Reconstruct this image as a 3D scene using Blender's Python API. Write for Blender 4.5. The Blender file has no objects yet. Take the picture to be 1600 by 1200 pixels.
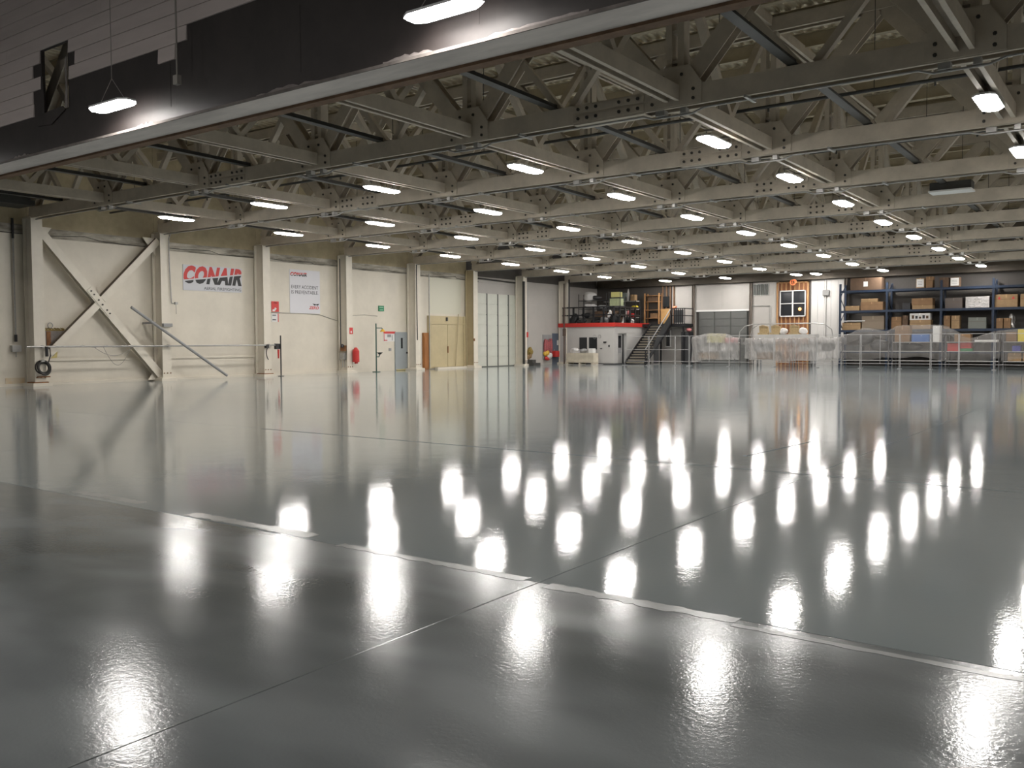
import bpy, bmesh, math, random
from mathutils import Matrix, Vector

# ------------------------------------------------------------------ camera, world, exposure
scene = bpy.context.scene
COL = scene.collection
cam_data = bpy.data.cameras.new('camera')
cam_data.sensor_width = 36.0
cam_data.lens = 31.303
cam_data.clip_end = 300
cam = bpy.data.objects.new('camera', cam_data)
COL.objects.link(cam)
rot = Matrix(((0.810683, -0.024301, 0.584981), (0.585471, 0.040793, -0.809666), (-0.004187, 0.998872, 0.047298)))
cam.matrix_world = Matrix.Translation((0, 0, 1.6)) @ rot.to_4x4()
scene.camera = cam
world = bpy.data.worlds.new('night')
scene.world = world
world.use_nodes = True
world.node_tree.nodes['Background'].inputs[0].default_value = (0.9, 0.85, 0.8, 1)
world.node_tree.nodes['Background'].inputs[1].default_value = 0.03
scene.view_settings.view_transform = 'Standard'
scene.view_settings.look = 'None'
scene.view_settings.gamma = 1.0
scene.view_settings.use_curve_mapping = False
scene.view_settings.exposure = 1.3
LAMP = 34.0            # radiance of the LED lens panels

rnd = random.Random(7)
# ------------------------------------------------------------------ materials
MATS = {}
def mat(name, color, rough=0.6, metal=0.0, noise=0.0, scale=4.0, bump=0.0, bscale=None, dark=None, stretch=None, spec=0.5):
    if name in MATS:
        return MATS[name]
    m = bpy.data.materials.new(name)
    m.use_nodes = True
    nt = m.node_tree
    b = nt.nodes['Principled BSDF']
    b.inputs['Base Color'].default_value = (*color, 1)
    b.inputs['Roughness'].default_value = rough
    b.inputs['Metallic'].default_value = metal
    b.inputs['Specular IOR Level'].default_value = spec
    if noise or bump:
        tc = nt.nodes.new('ShaderNodeTexCoord')
        mp = nt.nodes.new('ShaderNodeMapping')
        if stretch:
            mp.inputs['Scale'].default_value = stretch
        nt.links.new(tc.outputs['Object'], mp.inputs[0])
    if noise:
        n = nt.nodes.new('ShaderNodeTexNoise')
        n.inputs['Scale'].default_value = scale
        n.inputs['Detail'].default_value = 5
        n.inputs['Roughness'].default_value = 0.65
        nt.links.new(mp.outputs[0], n.inputs['Vector'])
        r = nt.nodes.new('ShaderNodeValToRGB')
        r.color_ramp.elements[0].position = 0.35
        r.color_ramp.elements[1].position = 0.68
        d = dark if dark else tuple(c * (1 - noise) for c in color)
        r.color_ramp.elements[0].color = (*d, 1)
        r.color_ramp.elements[1].color = (*color, 1)
        nt.links.new(n.outputs['Fac'], r.inputs[0])
        nt.links.new(r.outputs[0], b.inputs['Base Color'])
    if bump:
        n2 = nt.nodes.new('ShaderNodeTexNoise')
        n2.inputs['Scale'].default_value = bscale or scale * 4
        n2.inputs['Detail'].default_value = 3
        nt.links.new(mp.outputs[0], n2.inputs['Vector'])
        bp = nt.nodes.new('ShaderNodeBump')
        bp.inputs['Strength'].default_value = bump
        bp.inputs['Distance'].default_value = 0.02
        nt.links.new(n2.outputs['Fac'], bp.inputs['Height'])
        nt.links.new(bp.outputs[0], b.inputs['Normal'])
    MATS[name] = m
    return m

def emit(name, color, strength):
    m = bpy.data.materials.new(name)
    m.use_nodes = True
    b = m.node_tree.nodes['Principled BSDF']
    b.inputs['Base Color'].default_value = (*color, 1)
    b.inputs['Emission Color'].default_value = (*color, 1)
    b.inputs['Emission Strength'].default_value = strength
    MATS[name] = m
    return m

def film(name, color, clear, rough=0.15):
    m = bpy.data.materials.new(name)
    m.use_nodes = True
    nt = m.node_tree
    b = nt.nodes['Principled BSDF']
    b.inputs['Base Color'].default_value = (*color, 1)
    b.inputs['Roughness'].default_value = rough
    t = nt.nodes.new('ShaderNodeBsdfTransparent')
    mx = nt.nodes.new('ShaderNodeMixShader')
    mx.inputs[0].default_value = clear
    tc = nt.nodes.new('ShaderNodeTexCoord')
    mp = nt.nodes.new('ShaderNodeMapping')
    mp.inputs['Rotation'].default_value = (0, 0.7, 0)
    mp.inputs['Scale'].default_value = (5, 1, 1.2)
    nz = nt.nodes.new('ShaderNodeTexNoise')
    nz.inputs['Scale'].default_value = 1.6
    nz.inputs['Detail'].default_value = 4
    bpn = nt.nodes.new('ShaderNodeBump')
    bpn.inputs['Distance'].default_value = 0.28
    nt.links.new(tc.outputs['Object'], mp.inputs[0]); nt.links.new(mp.outputs[0], nz.inputs['Vector'])
    nt.links.new(nz.outputs['Fac'], bpn.inputs['Height']); nt.links.new(bpn.outputs[0], b.inputs['Normal'])
    nt.links.new(b.outputs[0], mx.inputs[1])
    nt.links.new(t.outputs[0], mx.inputs[2])
    nt.links.new(mx.outputs[0], nt.nodes['Material Output'].inputs[0])
    MATS[name] = m
    return m

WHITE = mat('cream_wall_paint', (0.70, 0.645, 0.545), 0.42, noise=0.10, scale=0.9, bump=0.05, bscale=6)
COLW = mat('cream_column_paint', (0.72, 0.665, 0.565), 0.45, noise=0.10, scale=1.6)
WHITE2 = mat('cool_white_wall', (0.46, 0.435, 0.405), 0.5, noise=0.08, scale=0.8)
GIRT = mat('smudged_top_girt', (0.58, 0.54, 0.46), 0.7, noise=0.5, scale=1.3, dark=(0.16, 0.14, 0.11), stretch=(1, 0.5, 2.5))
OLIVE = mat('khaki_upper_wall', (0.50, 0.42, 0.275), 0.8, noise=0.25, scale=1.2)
STEEL = mat('taupe_truss_steel', (0.57, 0.50, 0.405), 0.65, noise=0.22, scale=1.8)
STEELD = mat('dark_tie_steel', (0.055, 0.054, 0.05), 0.5, noise=0.3, scale=3)
PURLIN = mat('brown_purlin_steel', (0.44, 0.375, 0.265), 0.6, noise=0.2, scale=1.5)
DECK = mat('tan_roof_deck', (0.85, 0.76, 0.58), 0.55, noise=0.2, scale=1.0)
BOLT = mat('bolt_black', (0.05, 0.045, 0.04), 0.5)
BLACKM = mat('black_membrane', (0.036, 0.028, 0.026), 0.6, noise=0.35, scale=1.2, bump=0.25, bscale=3)
PLANK = mat('grey_white_siding', (0.64, 0.565, 0.535), 0.7, noise=0.12, scale=1.0, stretch=(0.4, 1, 3))
FASCIA = mat('weathered_white_fascia', (0.80, 0.73, 0.68), 0.9, spec=0.1, noise=0.3, scale=1.4, stretch=(0.25, 1, 6))
LIPB = mat('rusty_brown_lip', (0.22, 0.13, 0.075), 0.8, noise=0.4, scale=2.5)
TORN = mat('torn_paper_backing', (0.30, 0.265, 0.25), 0.8, noise=0.3, scale=5)
HOUSE = mat('lamp_housing_grey', (0.62, 0.62, 0.62), 0.4)
LENS = emit('led_lens', (1.0, 0.965, 0.925), LAMP)
WIRE = mat('wire_grey', (0.30, 0.28, 0.25), 0.6)
WIREB = mat('wire_black', (0.03, 0.028, 0.025), 0.6)
GALV = mat('galvanised_pipe', (0.42, 0.41, 0.39), 0.4, metal=0.4, noise=0.2, scale=6)
REDP = mat('red_paint', (0.55, 0.035, 0.03), 0.4, noise=0.15, scale=8)
REDS = mat('red_sign_ink', (0.60, 0.05, 0.045), 0.5)
BLK = mat('black_ink', (0.025, 0.024, 0.026), 0.5)
GREYINK = mat('grey_ink', (0.07, 0.07, 0.08), 0.5)
SIGNW = mat('sign_white_vinyl', (0.66, 0.65, 0.68), 0.4)
SIGNG = mat('sign_pale_grey', (0.60, 0.60, 0.63), 0.45)
GREEN = mat('exit_green', (0.03, 0.22, 0.10), 0.4)
DGREEN = mat('dark_green_pipe', (0.03, 0.09, 0.07), 0.4)
YELLOW = mat('safety_yellow', (0.65, 0.40, 0.04), 0.45)
YELC = mat('pale_yellow_paper', (0.62, 0.52, 0.22), 0.8)
RUST = mat('rust_brown', (0.30, 0.14, 0.06), 0.9, noise=0.5, scale=6)
DOORG = mat('grey_door_paint', (0.33, 0.36, 0.37), 0.35, noise=0.06, scale=2)
DOORB = mat('slate_blue_door', (0.09, 0.11, 0.15), 0.4)
BEIGE = mat('beige_door_paint', (0.55, 0.46, 0.28), 0.4, noise=0.12, scale=1.2)
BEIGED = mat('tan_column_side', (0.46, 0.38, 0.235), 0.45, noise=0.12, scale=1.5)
ORWOOD = mat('orange_wood', (0.42, 0.17, 0.05), 0.6, noise=0.35, scale=2.2, stretch=(6, 6, 0.6))
OHDOOR = mat('pale_green_white_panel', (0.60, 0.61, 0.54), 0.4, noise=0.07, scale=2)
SEAL = mat('dark_stile', (0.10, 0.105, 0.095), 0.5)
GARG = mat('grey_garage_panel', (0.13, 0.132, 0.125), 0.45, noise=0.1, scale=2)
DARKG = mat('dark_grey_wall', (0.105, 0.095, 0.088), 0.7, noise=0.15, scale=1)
GLASSD = mat('dark_glass', (0.02, 0.022, 0.025), 0.08)
FRAMEW = mat('white_frame', (0.72, 0.71, 0.69), 0.4)
STUD = mat('pine_stud', (0.45, 0.24, 0.10), 0.65, noise=0.3, scale=2.5, stretch=(5, 5, 0.5))
PLYO = mat('orange_plywood', (0.55, 0.32, 0.12), 0.6, noise=0.2, scale=3)
RACKB = mat('blue_rack_steel', (0.010, 0.024, 0.055), 0.45, noise=0.2, scale=4)
CARD = mat('cardboard', (0.25, 0.145, 0.072), 0.8, noise=0.15, scale=4)
CARDD = mat('dark_cardboard', (0.12, 0.072, 0.042), 0.8, noise=0.2, scale=4)
PALLETW = mat('bleached_plywood', (0.60, 0.54, 0.43), 0.75, noise=0.15, scale=3)
CRATE = mat('pale_wood_crate', (0.36, 0.235, 0.12), 0.7, noise=0.2, scale=3)
FOIL = mat('silver_wrap', (0.62, 0.60, 0.58), 0.25, metal=0.7, bump=0.8, bscale=9, noise=0.2, scale=5)
BLACKR = mat('black_rail_paint', (0.012, 0.012, 0.014), 0.45)
REDB = mat('red_fascia_paint', (0.50, 0.03, 0.022), 0.45)
TREAD = mat('black_tread', (0.035, 0.034, 0.033), 0.6)
NOSE = mat('tan_nosing', (0.25, 0.22, 0.165), 0.6)
OFFW = mat('office_white', (0.50, 0.485, 0.465), 0.45, noise=0.05, scale=1)
SHELFM = mat('dark_shelf_metal', (0.05, 0.05, 0.052), 0.5)
PIPEW = mat('white_fence_pipe', (0.38, 0.375, 0.37), 0.45)
FILM = film('clear_plastic_sheet', (0.50, 0.485, 0.47), 0.52, 0.16)
FILM2 = film('milky_plastic_sheet', (0.43, 0.41, 0.39), 0.73, 0.12)
CLOTHW = mat('white_cloth', (0.72, 0.70, 0.68), 0.85, noise=0.15, scale=4, bump=0.4, bscale=8)
BLACKC = mat('black_bag', (0.022, 0.022, 0.024), 0.5, bump=0.4, bscale=8, noise=0.3, scale=4)
PGREEN = mat('pale_green_box', (0.40, 0.44, 0.26), 0.6, noise=0.15, scale=3)
YELG = mat('yellow_green_box', (0.56, 0.52, 0.20), 0.6)
YBRIGHT = mat('bright_yellow_plastic', (0.72, 0.58, 0.05), 0.45)
BLUEP = mat('blue_plastic', (0.06, 0.16, 0.42), 0.45)
DBLUE = mat('deep_blue_plastic', (0.05, 0.06, 0.32), 0.45)
GREENP = mat('green_plastic', (0.03, 0.20, 0.07), 0.45)
PINK = mat('pink_plastic', (0.62, 0.22, 0.22), 0.5)
TAN = mat('tan_wicker', (0.46, 0.35, 0.19), 0.8, noise=0.3, scale=9)
GREYM = mat('mid_grey_paint', (0.30, 0.30, 0.30), 0.5, noise=0.1, scale=3)
LGREY = mat('light_grey_paint', (0.50, 0.49, 0.47), 0.5, noise=0.1, scale=3)
REDPLAID = mat('red_plaid_cloth', (0.50, 0.10, 0.10), 0.85, noise=0.8, scale=7, dark=(0.16, 0.07, 0.08), stretch=(1, 1, 2.5))
ORCORD = mat('orange_cord', (0.75, 0.20, 0.08), 0.5)
RUBBER = mat('black_rubber_hose', (0.03, 0.027, 0.024), 0.55)

def floor_mat(name, base, lo, hi, rough_lo, rough_hi, nscale, stretch, waves, peel):
    m = bpy.data.materials.new(name)
    m.use_nodes = True
    nt = m.node_tree
    b = nt.nodes['Principled BSDF']
    tc = nt.nodes.new('ShaderNodeTexCoord')
    mp = nt.nodes.new('ShaderNodeMapping')
    mp.inputs['Scale'].default_value = stretch
    mp.inputs['Rotation'].default_value = (0, 0, 0.35)
    nt.links.new(tc.outputs['Object'], mp.inputs[0])
    n = nt.nodes.new('ShaderNodeTexNoise')
    n.inputs['Scale'].default_value = nscale
    n.inputs['Detail'].default_value = 2.5
    n.inputs['Distortion'].default_value = 0.2
    nt.links.new(mp.outputs[0], n.inputs['Vector'])
    r = nt.nodes.new('ShaderNodeValToRGB')
    r.color_ramp.elements[0].position = 0.25
    r.color_ramp.elements[1].position = 0.82
    r.color_ramp.interpolation = 'EASE'
    r.color_ramp.elements[0].color = (*[c * lo for c in base], 1)
    r.color_ramp.elements[1].color = (*[c * hi for c in base], 1)
    nt.links.new(n.outputs['Fac'], r.inputs[0])
    nt.links.new(r.outputs[0], b.inputs['Base Color'])
    mr = nt.nodes.new('ShaderNodeMapRange')
    mr.inputs['From Min'].default_value = 0.22
    mr.inputs['From Max'].default_value = 0.80
    mr.inputs['To Min'].default_value = rough_lo
    mr.inputs['To Max'].default_value = rough_hi
    nt.links.new(n.outputs['Fac'], mr.inputs['Value'])
    nt.links.new(mr.outputs[0], b.inputs['Roughness'])
    b.inputs['Specular IOR Level'].default_value = 0.55
    n1 = nt.nodes.new('ShaderNodeTexNoise')
    n1.inputs['Scale'].default_value = 1.3
    n1.inputs['Detail'].default_value = 4.5
    nt.links.new(tc.outputs['Object'], n1.inputs['Vector'])
    n2 = nt.nodes.new('ShaderNodeTexNoise')
    n2.inputs['Scale'].default_value = 45
    n2.inputs['Detail'].default_value = 2
    nt.links.new(tc.outputs['Object'], n2.inputs['Vector'])
    b1 = nt.nodes.new('ShaderNodeBump')
    b1.inputs['Strength'].default_value = 1.0
    b1.inputs['Distance'].default_value = waves
    nt.links.new(n1.outputs['Fac'], b1.inputs['Height'])
    b2 = nt.nodes.new('ShaderNodeBump')
    b2.inputs['Strength'].default_value = 1.0
    b2.inputs['Distance'].default_value = peel
    nt.links.new(n2.outputs['Fac'], b2.inputs['Height'])
    nt.links.new(b1.outputs[0], b2.inputs['Normal'])
    nt.links.new(b2.outputs[0], b.inputs['Normal'])
    MATS[name] = m
    return m
EPOXY = floor_mat('grey_epoxy_gloss', (0.268, 0.300, 0.308), 0.95, 1.05, 0.05, 0.085, 0.3, (1, 1, 1), 0.0022, 0.00038)
SCUFF = floor_mat('grey_epoxy_scuffed', (0.155, 0.169, 0.171), 0.80, 1.6, 0.09, 0.22, 0.75, (0.8, 1.7, 1), 0.0012, 0.0007)
JOINT = mat('joint_patch_grey', (0.36, 0.37, 0.365), 0.22, noise=0.2, scale=2)

# ------------------------------------------------------------------ mesh builder
WL = {}
class MB:
    def __init__(s):
        s.v = []; s.f = []
    def add(s, vs, fs):
        o = len(s.v)
        s.v += [tuple(p) for p in vs]
        s.f += [tuple(i + o for i in f) for f in fs]
        return s
    def box(s, x0, x1, y0, y1, z0, z1):
        x0, x1 = min(x0, x1), max(x0, x1); y0, y1 = min(y0, y1), max(y0, y1); z0, z1 = min(z0, z1), max(z0, z1)
        return s.add([(x0, y0, z0), (x1, y0, z0), (x1, y1, z0), (x0, y1, z0), (x0, y0, z1), (x1, y0, z1), (x1, y1, z1), (x0, y1, z1)],
                     [(3, 2, 1, 0), (4, 5, 6, 7), (0, 1, 5, 4), (1, 2, 6, 5), (2, 3, 7, 6), (3, 0, 4, 7)])
    def bar(s, p, q, w, h, up=(0, 0, 1), off=(0, 0)):
        # rectangular bar from p to q, w along side axis, h along up axis
        p, q = Vector(p), Vector(q)
        d = (q - p).normalized(); u = Vector(up)
        sd = d.cross(u)
        if sd.length < 1e-4:
            u = Vector((1, 0, 0)); sd = d.cross(u)
        sd.normalize(); u = sd.cross(d).normalized()
        vs = []
        for c in (p, q):
            for a, b in ((-1, -1), (1, -1), (1, 1), (-1, 1)):
                vs.append(c + sd * (off[0] + a * w / 2) + u * (off[1] + b * h / 2))
        return s.add(vs, [(3, 2, 1, 0), (4, 5, 6, 7), (0, 1, 5, 4), (1, 2, 6, 5), (2, 3, 7, 6), (3, 0, 4, 7)])
    def hbeam(s, p, q, w, h, t=0.025, up=(0, 0, 1)):
        # H section laid on its side: two upright flanges w apart, web between
        s.bar(p, q, t, h, up, (-w / 2 + t / 2, 0))
        s.bar(p, q, t, h, up, (w / 2 - t / 2, 0))
        s.bar(p, q, w - 2 * t, t, up)
        return s
    def chord(s, p, q, w, h, lip=0.07, t=0.025):
        # two upright plates with bottom lips and a high web: reads as two pale lines from below
        for sd in (-1, 1):
            s.bar(p, q, t, h, (0, 0, 1), (sd * (w / 2 - t / 2), 0))
            s.bar(p, q, lip, t, (0, 0, 1), (sd * (w / 2 - t - lip / 2), -h / 2 + t / 2))
        s.bar(p, q, w - 2 * t, t, (0, 0, 1), (0, h * 0.35))
        return s
    def cyl(s, p, q, r, n=8, r2=None):
        p, q = Vector(p), Vector(q)
        r2 = r if r2 is None else r2
        d = (q - p).normalized()
        a = d.orthogonal().normalized(); b = d.cross(a)
        vs = []
        for c, rr in ((p, r), (q, r2)):
            for k in range(n):
                t = 2 * math.pi * k / n
                vs.append(c + a * (rr * math.cos(t)) + b * (rr * math.sin(t)))
        fs = [tuple(range(n))[::-1], tuple(range(n, 2 * n))]
        fs += [(k, (k + 1) % n, n + (k + 1) % n, n + k) for k in range(n)]
        return s.add(vs, fs)
    def tube(s, pts, r, n=6):
        pts = [Vector(p) for p in pts]
        vs = []; N = len(pts); ref = None
        for i, p in enumerate(pts):
            d = (pts[min(i + 1, N - 1)] - pts[max(i - 1, 0)]).normalized()
            if ref is None: ref = d.orthogonal().normalized()
            a = (ref - d * ref.dot(d))
            a = a.normalized() if a.length > 1e-5 else d.orthogonal().normalized()
            ref = a; b = d.cross(a)
            for k in range(n):
                t = 2 * math.pi * k / n
                vs.append(p + a * (r * math.cos(t)) + b * (r * math.sin(t)))
        fs = []
        for i in range(N - 1):
            for k in range(n):
                fs.append((i * n + k, i * n + (k + 1) % n, (i + 1) * n + (k + 1) % n, (i + 1) * n + k))
        fs += [tuple(range(n))[::-1], tuple(range((N - 1) * n, N * n))]
        return s.add(vs, fs)
    def torus(s, c, axis, R, r, n=24, m=8):
        c = Vector(c); ax = Vector(axis).normalized(); a = ax.orthogonal().normalized(); b = ax.cross(a)
        vs = []; fs = []
        for i in range(n):
            t = 2 * math.pi * i / n
            d = a * math.cos(t) + b * math.sin(t)
            for j in range(m):
                p = 2 * math.pi * j / m
                vs.append(c + d * (R + r * math.cos(p)) + ax * (r * math.sin(p)))
        for i in range(n):
            for j in range(m):
                fs.append((i * m + j, ((i + 1) % n) * m + j, ((i + 1) % n) * m + (j + 1) % m, i * m + (j + 1) % m))
        return s.add(vs, fs)
    def prism(s, poly, axis, lo, hi):
        # polygon in the other two axes, extruded along axis
        n = len(poly); vs = []
        for v in (lo, hi):
            for a, b in poly:
                vs.append((v, a, b) if axis == 0 else (a, v, b) if axis == 1 else (a, b, v))
        fs = [tuple(range(n))[::-1], tuple(range(n, 2 * n))]
        fs += [(k, (k + 1) % n, n + (k + 1) % n, n + k) for k in range(n)]
        return s.add(vs, fs)
    def blob(s, c, size, seed=0, sub=2, amp=0.25):
        bm = bmesh.new()
        bmesh.ops.create_icosphere(bm, subdivisions=sub, radius=1.0)
        rr = random.Random(seed)
        ph = [(Vector((rr.uniform(-3, 3), rr.uniform(-3, 3), rr.uniform(-3, 3))), rr.uniform(0, 6)) for _ in range(5)]
        for v in bm.verts:
            k = 1 + amp * sum(math.sin(v.co.dot(w) + p) for w, p in ph) / 2.5
            v.co = Vector((c[0] + v.co.x * k * size[0], c[1] + v.co.y * k * size[1], c[2] + v.co.z * k * size[2]))
        bm.verts.ensure_lookup_table()
        s.add([v.co for v in bm.verts], [[v.index for v in f.verts] for f in bm.faces])
        bm.free()
        return s
    def grid(s, pts):
        rows, cols = len(pts), len(pts[0])
        return s.add([p for r in pts for p in r],
                     [(i * cols + j, i * cols + j + 1, (i + 1) * cols + j + 1, (i + 1) * cols + j) for i in range(rows - 1) for j in range(cols - 1)])
    def mesh(s, name, material, off=(0, 0, 0), smooth=False, bevel=0.0):
        me = bpy.data.meshes.new(name)
        me.from_pydata([(v[0] - off[0], v[1] - off[1], v[2] - off[2]) for v in s.v], [], s.f)
        bm = bmesh.new(); bm.from_mesh(me)
        if bevel:
            bmesh.ops.bevel(bm, geom=list(bm.edges), offset=bevel, segments=1, affect='EDGES')
        bmesh.ops.recalc_face_normals(bm, faces=bm.faces)
        bm.to_mesh(me); bm.free()
        if smooth:
            for p in me.polygons: p.use_smooth = True
        me.materials.append(material)
        return me
    def build(s, name, material, parent=None, smooth=False, bevel=0.0):
        if parent is not None:
            off = WL[parent.name]
        else:
            xs = [v[0] for v in s.v]; ys = [v[1] for v in s.v]; zs = [v[2] for v in s.v]
            off = ((min(xs) + max(xs)) / 2, (min(ys) + max(ys)) / 2, min(zs))
        me = s.mesh(name, material, off, smooth, bevel)
        o = bpy.data.objects.new(name, me)
        COL.objects.link(o)
        if parent is not None:
            o.parent = parent
        else:
            o.location = off
        WL[o.name] = off
        return o

def tag(o, label=None, cat=None, group=None, kind=None):
    if label: o['label'] = label
    if cat: o['category'] = cat
    if group: o['group'] = group
    if kind: o['kind'] = kind
    return o
def thing(name, label, cat, loc, group=None):
    o = bpy.data.objects.new(name, None)
    o.empty_display_size = 0.2
    COL.objects.link(o)
    o.location = loc
    WL[o.name] = tuple(loc)
    return tag(o, label, cat, group)
def inst(name, me, parent, loc=(0, 0, 0)):
    o = bpy.data.objects.new(name, me)
    COL.objects.link(o)
    o.parent = parent
    o.location = loc
    return o
def copy_tree(o, loc=None, parent=None):
    c = o.copy(); COL.objects.link(c)
    if parent is not None: c.parent = parent
    if loc is not None: c.location = loc
    for ch in list(o.children): copy_tree(ch, None, c)
    return c
def struct(name, mb, m, label=None, cat=None, **k):
    return tag(mb.build(name, m, **k), label, cat, kind='structure')
ORD = ['first', 'second', 'third', 'fourth', 'fifth', 'sixth', 'seventh', 'eighth', 'ninth', 'tenth', 'eleventh', 'twelfth']

def text_mesh(body, bold=0.0, shear=0.0):
    cu = bpy.data.curves.new('lettering', 'FONT')
    cu.body = body; cu.offset = bold; cu.shear = shear; cu.resolution_u = 3
    cu.space_character = 1.0 + bold * 2
    ob = bpy.data.objects.new('lettering', cu)
    COL.objects.link(ob)
    bpy.context.view_layer.update()
    me = bpy.data.meshes.new_from_object(ob.evaluated_get(bpy.context.evaluated_depsgraph_get()))
    bpy.data.objects.remove(ob); bpy.data.curves.remove(cu)
    return me
def lettering(name, body, a, b, place, m, parent, bold=0.0, shear=0.0, cut=None):
    # fit the words into the rectangle a (left, bottom) - b (right, top); place(u, v) gives the world point
    me = text_mesh(body, bold, shear)
    xs = [v.co.x for v in me.vertices]; ys = [v.co.y for v in me.vertices]
    x0, x1, y0, y1 = min(xs), max(xs), min(ys), max(ys)
    bm = bmesh.new(); bm.from_mesh(me)
    for v in bm.verts:
        v.co = Vector(((v.co.x - x0) / (x1 - x0), (v.co.y - y0) / (y1 - y0), 0))
    if cut:
        (cx, cy), (nx, ny) = cut
        bmesh.ops.bisect_plane(bm, geom=list(bm.verts) + list(bm.edges) + list(bm.faces), plane_co=(cx, cy, 0), plane_no=(nx, ny, 0), clear_inner=True)
    off = WL[parent.name]
    for v in bm.verts:
        v.co = Vector(place(a[0] + v.co.x * (b[0] - a[0]), a[1] + v.co.y * (b[1] - a[1]))) - Vector(off)
    bm.to_mesh(me); bm.free()
    me.materials.clear(); me.materials.append(m)
    o = bpy.data.objects.new(name, me)
    COL.objects.link(o); o.parent = parent
    WL[o.name] = off
    return o

# ------------------------------------------------------------------ main dimensions
S = 5.327                       # bay length along the hall
YT = 16.85                      # first truss inside the opening
XW, XC = -34.9, -34.16          # left wall face, column face
YF = 59.6                       # far wall face
SLOPE = 0.01187
def drop(y): return SLOPE * (y - 16.65)
NODES = [-34.5 + 5.3 * k for k in range(9)]
YH = 11.05                      # header wall over the door opening

# ------------------------------------------------------------------ floor slabs
fl = struct('floor', MB().box(-35.2, 9, -9, 60.5, -0.30, -0.05), JOINT)
xs = [-35.2, -24.6, -13.9, -3.29, 9.0]
ysl = [-9, 4.85, 10.72, 21.9, 32.6, 43.3, 60.5]
for i in range(len(xs) - 1):
    for j in range(len(ysl) - 1):
        g = 0.002
        MB().box(xs[i] + g, xs[i + 1] - g, ysl[j] + g, ysl[j + 1] - g, -0.12, 0.0).build('slab', SCUFF if j == 0 else EPOXY, fl, bevel=0.003)
def ragged(x0, x1, yc, w, seed, n=28):
    r = random.Random(seed); top = []; bot = []
    for k in range(n + 1):
        x = x0 + (x1 - x0) * k / n
        top.append((x, yc + w * r.uniform(0.35, 0.6))); bot.append((x, yc - w * r.uniform(0.3, 0.6)))
    return bot + top[::-1]
for x0, x1, yc, w, sd in ((-7.3, -5.6, 4.95, 0.16, 1), (-5.2, -3.4, 4.86, 0.10, 2), (-3.2, -1.9, 4.82, 0.12, 5), (-1.9, 0.3, 4.74, 0.06, 3), (-9.5, -8.2, 5.0, 0.14, 4)):
    MB().prism(ragged(x0, x1, yc, w, sd), 2, -0.02, 0.0015).build('joint_patch', JOINT, fl)
MB().bar((-13.5, 10.72, 0.001), (8, 10.62, 0.001), 0.06, 0.006).build('threshold_strip', EPOXY, fl)
MB().bar((-4.6, 11.9, 0.003), (-4.4, 14.3, 0.003), 0.05, 0.008).build('floor_patch', EPOXY, fl)

# ------------------------------------------------------------------ left wall
wl = struct('wall_left', MB().box(-35.35, XW - 0.06, 8, 60.2, -0.05, 11.2), WHITE2)
CY = [YT + S * i for i in range(-1, 9)]
for i in range(len(CY) - 1):
    y0, y1 = CY[i], CY[i + 1]
    ztop = 6.08 - drop((y0 + y1) / 2)
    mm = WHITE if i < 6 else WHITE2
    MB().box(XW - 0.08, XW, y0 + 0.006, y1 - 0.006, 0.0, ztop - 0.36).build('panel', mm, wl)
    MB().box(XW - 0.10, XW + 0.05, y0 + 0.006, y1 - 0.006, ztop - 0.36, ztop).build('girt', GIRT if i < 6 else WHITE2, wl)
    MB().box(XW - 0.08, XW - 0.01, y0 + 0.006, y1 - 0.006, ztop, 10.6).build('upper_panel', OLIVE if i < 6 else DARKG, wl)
MB().box(XW, XW + 0.10, 12, 32.9, 0.0, 0.10).build('kerb', WHITE, wl)
MB().box(XW, XW + 0.06, 17.2, 27.6, 0.93, 1.0).build('ledge', WHITE, wl)

def make_column(i):
    y = YT + S * i
    top = 6.33 - drop(y)
    c = thing('wall_column', 'cream steel wall column, %s from the left of the picture along the wall' % ORD[i] if i else 'cream steel wall column carrying the coiled hose, leftmost in the picture', 'column', (XC - 0.3, y, 0))
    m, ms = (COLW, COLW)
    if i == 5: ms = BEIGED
    MB().box(XC - 0.03, XC, y - 0.21, y + 0.21, 0.0, top).build('front_flange', m, c)
    MB().box(XC - 0.60, XC - 0.03, y - 0.10, y - 0.06, 0.0, top).build('web', ms, c)
    MB().box(XC - 0.66, XC - 0.60, y - 0.21, y + 0.21, 0.0, top).build('back_flange', ms, c)
    MB().box(XC - 0.7, XC + 0.16, y - 0.36, y + 0.36, 0.0, 0.12).build('base_plinth', m, c)
    MB().box(XC - 0.5, XC + 0.06, y - 0.27, y + 0.27, 0.12, 0.16).build('base_plate', RUST if i in (0, 2) else m, c)
    b = MB()
    for k in (-0.15, 0, 0.15):
        b.cyl((XC, y + k, 0.33), (XC + 0.03, y + k, 0.33), 0.025, 6)
    tag(b.build('bolt_row', RUST, c), kind='stuff')
    MB().box(XC - 0.55, XC + 0.0, y - 0.24, y + 0.24, top, top + 0.03).build('cap_plate', STEEL, c)
for i in range(8): make_column(i)

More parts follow.
